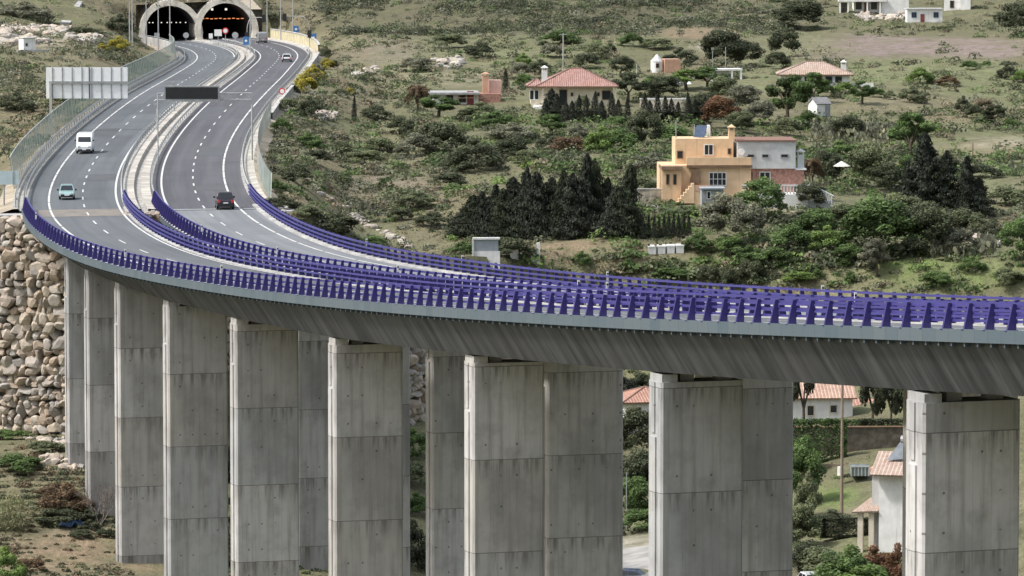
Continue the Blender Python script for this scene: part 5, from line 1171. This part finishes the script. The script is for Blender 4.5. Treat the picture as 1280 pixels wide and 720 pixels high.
TB=[('cypress_tree','conifer','cyp',1152,264,62,99,'tallest dark conifer at the right with a broad skirt'),('cypress_tree','conifer','cyp',1182,266,48,78,'dark conifer just right of the tallest one'),('cypress_tree','conifer','cyp',1207,268,40,74,'pointed dark conifer third in the right-hand group'),('cypress_tree','conifer','cyp',1223,270,34,48,'short dark conifer at the right end of its group'),('cypress_tree','conifer','cyp',1138,264,34,62,'dark conifer tucked left of the tallest one'),
('cypress_tree','cypress','cyp',443,152,8,33,'lone thin cypress on the open scrub slope'),
('round_tree','round','dark',998,36,58,38,'large dark round tree left of the hilltop house'),('round_tree','round','dark',1270,46,46,44,'dark round tree at the upper right edge'),('round_tree','round','dark',980,72,38,38,'dark tree below the large round one on the hill'),('round_tree','round','dark',906,86,56,48,'big dark tree behind the white shelter'),('round_tree','round','dark',930,84,46,34,'dark spreading tree right of the big one behind the shelter'),('round_tree','round','dark',972,86,30,22,'low dark tree at the left end of the white bungalow roof'),
('bush','dome','bright',1150,105,30,21,'bright green dome bush in the middle of the field'),('bush','dome','green',1212,87,26,13,'flat green bush on the upper field'),('bush','dome','green',1233,84,12,9,'tiny dark bush beside the flat green one'),('bush','dome','dark',1258,98,22,20,'dark round bush near the right edge of the field'),('bush','dome','bright',1276,102,22,16,'light green bush at the right edge of the field'),
('bush','dome','olive',1112,124,16,12,'small olive bush on the bank in the field'),('bush','dome','olive',1140,128,32,22,'grey-olive bush below the bright dome bush'),('bush','dome','brown',1184,106,26,13,'brownish low bush in the field'),('bush','dome','dark',1204,142,20,24,'dark bush at the left of the terrace trio'),('bush','dome','dark',1219,147,24,17,'low dark bush in the terrace trio'),('round_tree','tree','dark',1244,158,28,24,'round dark tree with a short trunk on the terrace'),('bush','dome','dry',1228,140,26,20,'dry grey bush behind the terrace trio'),
('fruit_tree','tree','green',985,155,50,58,'open green tree left of the white shed'),('fruit_tree','tree','green',1017,130,34,36,'green tree in front of the white bungalow'),('bush','dome','green',1032,121,22,20,'green bush by the white bungalow wall'),('bush','dome','bright',1056,116,30,14,'bright bush at the right end of the white bungalow'),('fruit_tree','tree','green',1078,130,30,28,'green tree right of the white bungalow'),('bush','dome','green',1098,122,22,12,'green bush on the bank right of the bungalow'),
('bush','dome','green',1130,170,34,22,'green leafy bush at the end of the prickly pears'),('fruit_tree','tree','green',1138,200,50,55,'leafy green tree left of the tall conifers'),('bush','dome','green',1000,100,1,1,''),
('round_tree','round','dark',778,94,30,24,'dark tree behind the bungalow ridge on the right'),('bush','dome','olive',746,72,32,20,'olive bush on the slope above the bungalow'),('bush','dome','dark',763,70,14,18,'narrow dark bush above the bungalow'),('bush','dome','green',790,58,30,18,'green bush on the upper slope'),('bush','dome','bright',654,82,18,16,'light green bush on the slope left of the tall pole'),('bush','dome','grey',648,96,26,20,'grey bush left of the white chimney'),('bush','dome','dark',675,90,26,18,'dark bush behind the white chimney'),
('bush','dome','dark',735,86,34,22,'dark bush behind the bungalow ridge'),('bush','dome','grey',690,72,30,18,'grey bush left of the tall pale pole'),('bush','dome','green',655,108,24,18,'green bush at the left corner of the bungalow'),
('fruit_tree','tree','dark',785,128,40,34,'dark green tree at the right corner of the bungalow'),('fruit_tree','tree','green',812,122,32,26,'green tree below the terracotta block'),('round_tree','round','dark',832,127,44,32,'dark green tree above the cream garden wall'),('fruit_tree','tree','bright',858,112,44,24,'bright leafy tree behind the garden wall'),('fruit_tree','tree','green',884,112,40,26,'green tree below the white shelter'),('round_tree','round','olive',906,130,40,34,'olive tree right of the garden wall'),('round_tree','round','grey',930,140,44,34,'grey-green tree between the shelter and the orange house'),('round_tree','round','grey',950,156,36,30,'grey-green tree behind the grey house'),('round_tree','round','rust',900,160,44,40,'reddish brown tree behind the orange house'),('round_tree','round','olive',925,165,36,26,'olive tree right behind the orange house'),
('topiary','round','olive',728,140,19,20,'ball-clipped tree in front of the bungalow'),('conifer','conifer','cyp',690,138,26,28,'small spreading conifer at the left front of the bungalow'),
('bush','dome','bright',752,190,40,34,'bright topped bush in the hedge below the cypress row'),('bush','dome','green',776,191,42,32,'green bush in the hedge below the cypress row'),('round_tree','round','dark',806,190,44,52,'dark grey-green tree at the right of the hedge'),('bush','dome','grey',724,176,26,22,'grey round bush left of the hedge'),('bush','dome','brown',712,192,44,24,'brown thicket left of the bright topped bush'),('bush','dome','dark',688,186,30,22,'dark thicket at the left of the brown one'),
('bush','dome','dark',592,212,62,42,'big dark bush on the slope above the dense grove'),('bush','dome','dark',553,190,66,42,'dark wide thicket left of the big dark bush'),('bush','dome','grey',520,196,46,30,'grey thicket left of the dark wide one'),('bush','dome','dark',500,168,36,24,'dark bush on the slope below the palm'),('bush','dome','olive',474,192,40,22,'olive bush in the middle of the open slope'),('bush','dome','grey',640,176,50,24,'grey bush left of the hedge slope'),('bush','dome','green',620,160,44,22,'green bush below the farm building'),
('fruit_tree','tree','green',548,146,44,26,'green tree in front of the grey flat roof'),('palm','palm','brown',522,140,34,40,'dry brown palm left of the farm building'),('palm','palm','brown',1016,236,30,46,'dry brown palm behind the red brick corner'),('bush','dome','olive',600,150,50,24,'olive thicket in front of the farm building'),('cypress_tree','cypress','cyp',632,112,10,26,'dark narrow cypress right of the orange chimney'),
('broom_bush','dome','yellow',380,116,30,26,'yellow flowering broom nearest the bend'),('broom_bush','dome','yellow',392,101,26,22,'yellow flowering broom above the nearest one'),('broom_bush','dome','yellow',408,87,20,15,'small yellow broom by the fence high on the bend'),('broom_bush','dome','yellow',436,118,12,10,'small yellow-green broom on the open slope'),('bush','dome','dark',398,98,18,18,'dark bush between the yellow brooms'),('bush','dome','dark',407,74,15,15,'dark round bush at the top of the broom row'),('bush','dome','dark',416,87,13,14,'dark round bush right of the small yellow broom'),('bush','dome','dark',366,118,14,14,'dark bush close to the fence at the yellow brooms'),
('bush','dome','dark',387,146,28,28,'dark round bush beside the pale rocks'),('bush','dome','olive',362,140,26,20,'olive bush at the fence below the yellow brooms'),('bush','dome','olive',425,120,20,10,'olive bush beside the small yellow broom'),('bush','dome','green',352,166,24,20,'green bush against the wire fence on the bend'),('bush','dome','dark',372,230,44,26,'dark thicket at the end of the right wire fence'),('bush','dome','dark',420,300,50,22,'dark thicket behind the far barrier near the pale rocks'),('bush','dome','olive',520,260,46,22,'olive thicket right of the line of pale rocks'),('bush','dome','dark',500,275,30,18,'dark small thicket under the line of pale rocks'),
('broom_bush','dome','yellow',148,64,26,20,'yellow-green shrub below the left tunnel'),('broom_bush','dome','yellow',127,64,16,11,'small yellow-green shrub left of the larger one below the tunnel'),('bush','dome','dark',105,46,50,14,'dark flat thicket above the rubble band'),('bush','dome','dark',150,40,34,24,'dark thicket left of the tunnel rim'),('bush','dome','grey',30,24,60,24,'grey thicket at the top left'),('bush','dome','dark',20,140,40,26,'dark thicket low at the left edge'),('bush','dome','green',70,130,26,10,'green bush under the large road sign'),
('olive_tree','round','grey',906,304,58,60,'large grey-green olive tree before the orange house'),('olive_tree','round','grey',934,302,44,50,'grey-green olive tree just right of the large one'),('round_tree','round','green',952,274,60,52,'full green tree before the grey house balustrade'),('bush','dome','green',872,312,34,26,'green bush left under the large olive tree'),('bush','dome','green',910,318,40,26,'green bush at the foot of the large olive tree'),('bush','dome','green',936,320,30,20,'low green bush right below the olive trees'),
('bush','dome','green',990,312,48,36,'green dome bush on the lawn below the grey house'),('bush','dome','bright',1034,314,44,32,'bright green dome bush beside the first on the lawn'),('round_tree','round','green',1098,316,90,70,'broad green tree in the middle of the right grove'),('round_tree','round','dark',1158,316,66,62,'dark broad tree right of the broad green one'),('bush','dome','dark',1140,320,40,26,'dark bush below the two broad trees'),('olive_tree','tree','grey',1096,340,34,44,'small open olive tree on the grass before the broad green tree'),('bush','dome','grey',1195,316,46,34,'grey shrub right of the dark broad tree'),('round_tree','round','green',1272,322,44,50,'green tree at the right edge'),('bush','dome','green',1215,335,30,20,'green shrub on the grass at the right'),
('bush','dome','olive',1258,256,54,26,'grey-green dome bush at the right edge on the terrace'),('round_tree','round','dark',1032,232,46,46,'dark tree behind the pale parasol'),('round_tree','round','olive',1085,236,58,58,'olive-green tree right of the pale parasol'),('round_tree','round','dark',1110,240,40,36,'dark tree between the olive-green one and the conifers'),('bush','dome','green',1050,200,50,26,'green thicket above the parasol'),('round_tree','round','green',1135,235,34,40,'green tree at the left foot of the tall conifers'),
('bush','dome','green',1022,354,15,13,'small round bush on the grass near the far barrier'),('bush','dome','green',1063,347,13,15,'small upright bush on the grass near the far barrier'),('bush','dome','dark',888,354,28,26,'dark shrub behind the far barrier, first of three'),('bush','dome','dark',912,356,26,34,'dark upright shrub behind the far barrier, second of three'),('bush','dome','dark',940,357,34,34,'dark shrub behind the far barrier, third of three'),('bush','dome','green',727,330,22,18,'small green shrub on the bare earth below the grove'),('bush','dome','green',785,332,20,16,'small green shrub on the bare earth right of the other'),('bush','dome','green',840,340,50,16,'low green scrub beside the white bins'),('bush','dome','green',1170,352,44,20,'green scrub along the far barrier at the right'),('bush','dome','olive',1258,358,40,22,'olive scrub along the far barrier at the right edge'),
('bush','dome','dark',640,330,56,30,'dark bush hiding the pale gateway'),('bush','dome','green',578,318,26,18,'green bush left of the pale gateway')]
for name,kind,col,x,y,w_,h_,l in TB:
    if w_<2: continue
    plant(name,kind,col,x,y,w_,h_,l,cat={'palm':'palm','fruit_tree':'fruit tree','olive_tree':'olive tree','topiary':'clipped tree','broom_bush':'bush'}.get(name))
# thickets and young trees spread over the slope and the gardens
FILL=[('round_tree','round','green',1020,300,50,40,'leafy green tree above the two dome bushes on the lawn'),('round_tree','round','green',1060,330,40,24,'green round bush left of the small open olive tree'),('round_tree','round','olive',1130,288,56,46,'olive tree behind the broad green tree'),('bush','dome','green',970,330,50,22,'green bush on the grass below the olive trees'),('bush','dome','bright',1000,345,40,14,'bright low bush on the grass behind the far barrier'),('round_tree','round','dark',985,250,1,1,''),('round_tree','tree','green',690,172,34,28,'green tree left of the hedge below the bungalow'),('bush','dome','green',840,178,50,24,'green thicket left of the orange house roof'),('round_tree','round','dark',880,150,40,34,'dark tree over the solar heater of the orange house'),('bush','dome','dark',352,262,40,20,'dark low bush at the foot of the right fence end'),('bush','dome','olive',385,272,40,18,'olive low bush behind the far barrier near the fence end'),('bush','dome','green',345,240,24,18,'green low bush right beside the end of the wire fence'),('round_tree','round','dark',1012,262,40,34,'dark tree low beside the white stair of the grey house'),('round_tree','round','olive',1060,290,50,36,'olive tree on the bank below the parasol'),('bush','dome','dark',1000,285,44,24,'dark thicket below the white balustrade'),('bush','dome','olive',1205,290,50,30,'olive thicket right of the dark conifers'),('bush','dome','dark',1240,300,40,22,'dark thicket on the grass near the right edge'),('round_tree','round','dark',1060,175,40,30,'dark tree at the left end of the prickly pear hedge'),('bush','dome','olive',985,170,40,26,'olive thicket behind the grey house roof'),('bush','dome','green',1010,160,36,22,'green thicket below the white shed'),('round_tree','round','olive',1235,300,1,1,''),
('bush','dome','dark',1180,215,50,22,'dark thicket on the dry terrace behind the conifers'),('bush','dome','dark',1225,222,46,18,'dark low thicket along the dry terrace'),('round_tree','round','dark',640,200,40,30,'dark tree above the left part of the dense grove'),('bush','dome','olive',660,205,40,20,'olive thicket above the dense grove'),('bush','dome','grey',815,215,40,26,'grey thicket left of the orange house'),('bush','dome','olive',800,238,36,24,'olive thicket between the grove and the pale rendered wall'),('bush','dome','green',770,160,30,16,'green thicket below the little cypresses'),('bush','dome','dark',870,145,40,26,'dark thicket at the right end of the cypress row'),
('bush','dome','dark',470,150,36,18,'dark low thicket near the lone thin cypress'),('bush','dome','olive',455,205,50,20,'olive low thicket on the open slope'),('bush','dome','dark',560,235,46,22,'dark thicket left of the dense grove'),('bush','dome','olive',425,195,44,20,'olive low thicket near the wire fence'),('bush','dome','green',385,185,36,20,'green low thicket near the wire fence'),('bush','dome','dark',395,205,34,20,'dark low thicket near the wire fence'),('bush','dome','dark',540,285,40,20,'dark thicket left of the pale gateway'),('bush','dome','green',465,308,40,14,'green low thicket along the far barrier'),
('bush','dome','olive',560,60,44,20,'olive thicket under the dark ridge'),('bush','dome','dark',600,72,40,20,'dark thicket under the dark ridge'),('bush','dome','grey',520,90,44,20,'grey thicket above the dry palm'),('bush','dome','green',700,55,44,18,'green thicket under the dark ridge by the tall pole'),('bush','dome','olive',820,62,40,16,'olive thicket on the upper slope by the brown field'),('bush','dome','dark',850,80,36,22,'dark thicket left of the big dark trees')]
for name,kind,col,x,y,w_,h_,l in FILL:
    if w_>2: plant(name,kind,col,x,y,w_,h_,l)
# prickly pear hedge: flat pads
def pads(name,pts,n,hpx,label,col):
    rg=np.random.default_rng(4); Vs,Ts=[],[]
    for i in range(n):
        u=rg.random(); x=pts[0][0]*(1-u)+pts[1][0]*u; y=pts[0][1]*(1-u)+pts[1][1]*u+rg.normal(0,4); p,s=hitv(x,y); z0=p.z+rg.uniform(0,hpx/s); r_=rg.uniform(.2,.38); a=rg.uniform(0,6.28); tl=rg.uniform(-.6,.6)
        ring=[(r_*.8*math.cos(t)*math.cos(a)+r_*math.sin(t)*math.sin(tl)*math.sin(a),r_*.8*math.cos(t)*math.sin(a)-r_*math.sin(t)*math.sin(tl)*math.cos(a),r_*math.sin(t)) for t in np.arange(6)*math.pi/3]
        Vs.append(np.array(ring)+np.array([p.x,p.y,z0])); Ts.append(np.full(6,rg.random()))
    V=np.concatenate(Vs); k=np.arange(len(Vs))[:,None]*6; Fq=np.concatenate([np.concatenate([k,k+1,k+2,k+3],1),np.concatenate([k,k+3,k+4,k+5],1)]); o=np.array([V[:,0].mean(),V[:,1].mean(),V[:,2].min()])
    me=mesh_np(name,V-o,Fq,[M['leaf_'+col]],attrs={'tint':('FLOAT',np.concatenate(Ts))}); tag(link(name,me,None,o),label,'hedge')
pads('prickly_pear_hedge',[(1015,170),(1140,174)],1500,16,'long grey hedge of prickly pears below the small white shed','grey')
pads('prickly_pear_hedge',[(1165,318),(1245,312)],500,14,'short grey hedge of prickly pears on the grass at the right','grey')
# plants below the deck
LB=[('round_tree','tree','dark',1005,550,40,122,'dark tree with a double trunk before the white cottage',470),('round_tree','tree','dark',1090,553,34,108,'dark round tree before the pink house, left of two',462),('round_tree','tree','dark',1113,553,36,110,'dark round tree before the pink house, right of two',460),
('hedge','box','green',1020,556,54,33,'clipped dark hedge before the white cottage, left block',449),('hedge','box','green',1066,540,50,16,'clipped dark hedge before the white cottage, middle block',453.5),('hedge','box','dark',1116,539,56,16,'clipped dark hedge before the pink house',453.5),
('round_tree','round','green',1003,600,40,50,'green tree at the left pier beside the timber beam',436),('olive_tree','round','olive',1000,690,50,62,'olive tree between pier and lawn',418),('round_tree','round','dark',1012,712,54,38,'dark low tree at the bottom left of the garden',410),('hedge','box','dark',1056,684,60,26,'dark clipped hedge below the lawn',420),('hedge','dome','dark',1040,650,40,18,'dark bush line at the lower edge of the lawn',424),
('bush','dome','olive',1050,718,60,34,'olive shrub before the tall white house',404),('bush','dome','rust',1092,712,44,38,'reddish brown shrub before the tall white house',405),('bush','dome','bright',1080,735,80,34,'bright green shrub at the bottom edge of the garden',398),('bush','dome','rust',1122,710,30,40,'reddish shrub against the right pier',403),('bush','dome','olive',1010,640,30,60,'loose olive shrub along the pier at the lawn',430),
('round_tree','round','dark',795,610,56,56,'dark tree in the gap between two piers under the red roof',458),('round_tree','round','green',790,636,46,44,'green tree in the gap between two piers',452),('bush','dome','green',800,672,50,30,'green shrub at the edge of the pale yard',446),('round_tree','round','dark',800,548,44,46,'dark tree before the red roofed house',474),('round_tree','round','cyp',779,512,34,46,'dark tree behind the red roofed house, left of two',496),('round_tree','round','dark',803,506,34,40,'dark tree behind the red roofed house, right of two',498),('round_tree','round','cyp',1140,560,60,90,'dark tree at the right end of the brown garden wall',470),('round_tree','round','green',1000,580,36,40,'small green tree at the left end of the brown garden wall',446),('bush','dome','olive',1030,706,60,30,'olive shrub in the bottom garden left of the white house',408),('bush','dome','green',1064,712,60,40,'green shrub in the bottom garden before the white house',401),
('bush','dome','green',515,560,40,30,'green shrub on the bank between two piers, highest',475),('bush','dome','olive',512,600,44,30,'olive shrub on the bank between two piers, middle',462),('bush','dome','green',520,640,40,30,'green shrub on the bank between two piers, lower',450),('bush','dome','dark',516,700,44,60,'dark twiggy thicket at the bottom between two piers',430),('bush','dome','green',683,640,20,60,'green shrub seen in the narrow slit between two piers',455),('bush','dome','dark',683,560,20,80,'dark shrub seen high in the narrow slit between two piers',475),
('bush','dome','dark',280,565,26,24,'dark shrub in the slit left of the fourth pier',440),('bush','dome','dark',282,690,30,44,'dark thicket low in the slit left of the fourth pier',405)]
for name,kind,col,x,y,w_,h_,l,Y in LB: plant(name,kind,col,x,y,w_,h_,l,Y=Y,cat={'hedge':'hedge','olive_tree':'olive tree'}.get(name))
for a in [('reed_clump','reed','reed',12,665,44,52,'clump of tall pale reeds at the left edge'),('bush','dome','brown',84,648,60,44,'brown dry bush left of the bare shrub'),('bush','dome','dark',88,652,70,22,'low dark bush behind the blue tarpaulin'),('bush','dome','bright',6,735,50,56,'yellow-green bush in the bottom left corner'),('bush','dome','green',20,590,60,22,'dark green thicket under the boulder wall'),('bush','dome','olive',60,566,50,16,'olive thicket at the foot of the boulder wall'),('bush','dome','brown',70,620,50,18,'brown low bush on the slope under the boulder wall'),('bush','dome','dark',112,664,26,16,'dark small bush at the foot of the bare shrub'),
    ('bush','dome','dark',102,672,30,9,'small dark tuft on the bare earth, left of three'),('bush','dome','dark',128,671,16,11,'small dark tuft on the bare earth, middle of three'),('bush','dome','dark',138,672,14,12,'small dark tuft on the bare earth, right of three'),('bush','dome','brown',40,715,40,20,'brown dry tuft on the bare earth near the bottom'),('bush','dome','green',15,550,50,14,'green strip of bush against the boulder wall base')]:
    plant(*a,cat='reeds' if a[0]=='reed_clump' else None)
# bare shrub by the first piers
p,s=hitv(124,655); b=MB(); rr=random.Random(8)
def twig(a,d,l,r_,k):
    e=a+d*l; b.tube(a,e,r_,r_*.6,5,cap=False)
    if k>0:
        for i in range(rr.choice((3,3,4))): twig(a+d*l*rr.uniform(.5,1.),(d+Vector((rr.gauss(0,.5),rr.gauss(0,.5),rr.uniform(0,.4)))).normalized(),l*rr.uniform(.55,.8),r_*.58,k-1)
for i in range(5): twig(Vector((0,0,-.1)),Vector((rr.gauss(0,.3),rr.gauss(0,.3),1)).normalized(),1.9,.06,4)
tag(b.build('bare_shrub',plain('grey_twigs',(.17,.145,.13),.9),None,p),'leafless grey-brown shrub standing before the second pier','bush')
# ------------------------------------------------------------------ scrub that nobody could count
def scrub(name,n,cols,seed,rng_px,size,leaves,avoid=True,hflat=.62,label=None):
    rg=np.random.default_rng(seed); V0=[]; 
    px=rg.uniform(rng_px[0],rng_px[2],n); py=rg.uniform(rng_px[1],rng_px[3],n); X,Y,Z=hit(px,py)
    ok=np.isfinite(Y)
    # clear of the motorway
    for i in range(0,len(si),1): pass
    d2=np.full(n,1e9); of=np.zeros(n); ss=np.zeros(n)
    for k in range(0,len(si),2):
        d=(X-Cx[k])**2+(Y-Cy[k])**2; m=d<d2; d2[m]=d[m]; of[m]=((X-Cx[k])*Cnx[k]+(Y-Cy[k])*Cny[k])[m]; ss[m]=si[k]
    ok&=~((np.abs(of)<15.2)&(d2<40**2)&(ss<ABUT+6)&(ss>PORTAL-4))
    ok&=(Y<1250)
    dens=2.0*vnoise(X,Y,34,seed+40)+1.4*vnoise(X,Y,12,seed+41)+.42
    for x,y,rx,ry,k in CLEAR: ok&=~((((px-x)/rx)**2+((py-y)/ry)**2<1)&(rg.random(n)<k))
    ok&=rg.random(n)<np.clip(dens*1.25,.08,1)
    X,Y,Z=X[ok],Y[ok],Z[ok]; n=len(X); R_=size*np.exp(np.clip(rg.normal(-.1,.55,n),-1.4,.85))*np.clip(Y/620,.7,1.25)
    ci=rg.integers(0,len(cols),n); tone=rg.uniform(.15,.85,n)
    K=leaves; d=rg.normal(size=(n,K,3)); d/=np.linalg.norm(d,axis=2)[...,None]; d[...,2]=np.abs(d[...,2]); q=rg.uniform(.45,1.,(n,K,1))**.6
    st=rg.uniform(.75,1.35,(n,1,2)); off=d*q*R_[:,None,None]; off[...,:2]*=st; off[...,2]*=hflat*rg.uniform(.6,1.5,(n,1))
    C_=(np.stack([X,Y,Z-.05],1)[:,None,:]+off).reshape(-1,3); N_=(d+np.array([0,0,.4])).reshape(-1,3)
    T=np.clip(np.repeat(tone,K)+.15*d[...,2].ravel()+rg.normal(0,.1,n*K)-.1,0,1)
    V,Fq=leaf_quads(C_,N_,np.repeat(np.minimum(R_*.10+.025,.17),K),rg)
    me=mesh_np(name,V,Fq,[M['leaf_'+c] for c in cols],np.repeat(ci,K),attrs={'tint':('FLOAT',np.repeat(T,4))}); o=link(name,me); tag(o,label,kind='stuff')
CLEAR=[(1140,62,150,16,.85),(1150,100,120,22,.55),(870,42,55,9,.9),(1230,180,70,16,.85),(1100,132,80,10,.8),(1230,118,50,26,.5),(712,122,64,16,1),(1018,98,48,14,1),(905,225,90,34,1),(960,235,70,26,1),(1130,14,90,14,.9),(725,313,90,10,.75),(834,316,36,16,1),(1160,340,130,17,.8),(1030,346,60,8,.6),(30,58,26,9,1),(90,18,16,16,.9),(88,690,60,30,.8),(793,700,60,22,1),(1030,621,44,18,.97),(1110,650,60,60,1),(1040,515,90,22,1),(582,130,52,22,1),(1060,255,60,10,.6),(1034,136,18,14,1)]
scrub('scrub',11500,['dark','olive','grey','green','tan','olive'],3,(-190,-10,1470,360),.85,64)
scrub('scrub',5200,['dark','dark','olive','grey'],4,(400,-20,1000,44),.95,64)
scrub('scrub',3400,['dark','olive','grey','tan'],5,(-190,0,420,200),.9,64)
scrub('scrub',2400,['dark','olive','green','tan','grey'],10,(330,90,720,320),.85,64)
scrub('dry_grass',24000,['olive','olive','tan','dry','green'],6,(-190,-10,1470,360),.30,16,hflat=1.0)
scrub('scrub',3200,['green','dark','olive','green','bright'],11,(560,150,1340,348),1.1,64)
scrub('scrub',3000,['olive','dark','dry','tan','brown'],7,(-190,530,160,760),.5,64)
scrub('scrub',2600,['green','olive','dark','green'],8,(260,450,1160,760),.75,64)
scrub('dry_grass',6000,['dry','olive','green'],9,(-60,530,1160,760),.2,14,hflat=1.1)
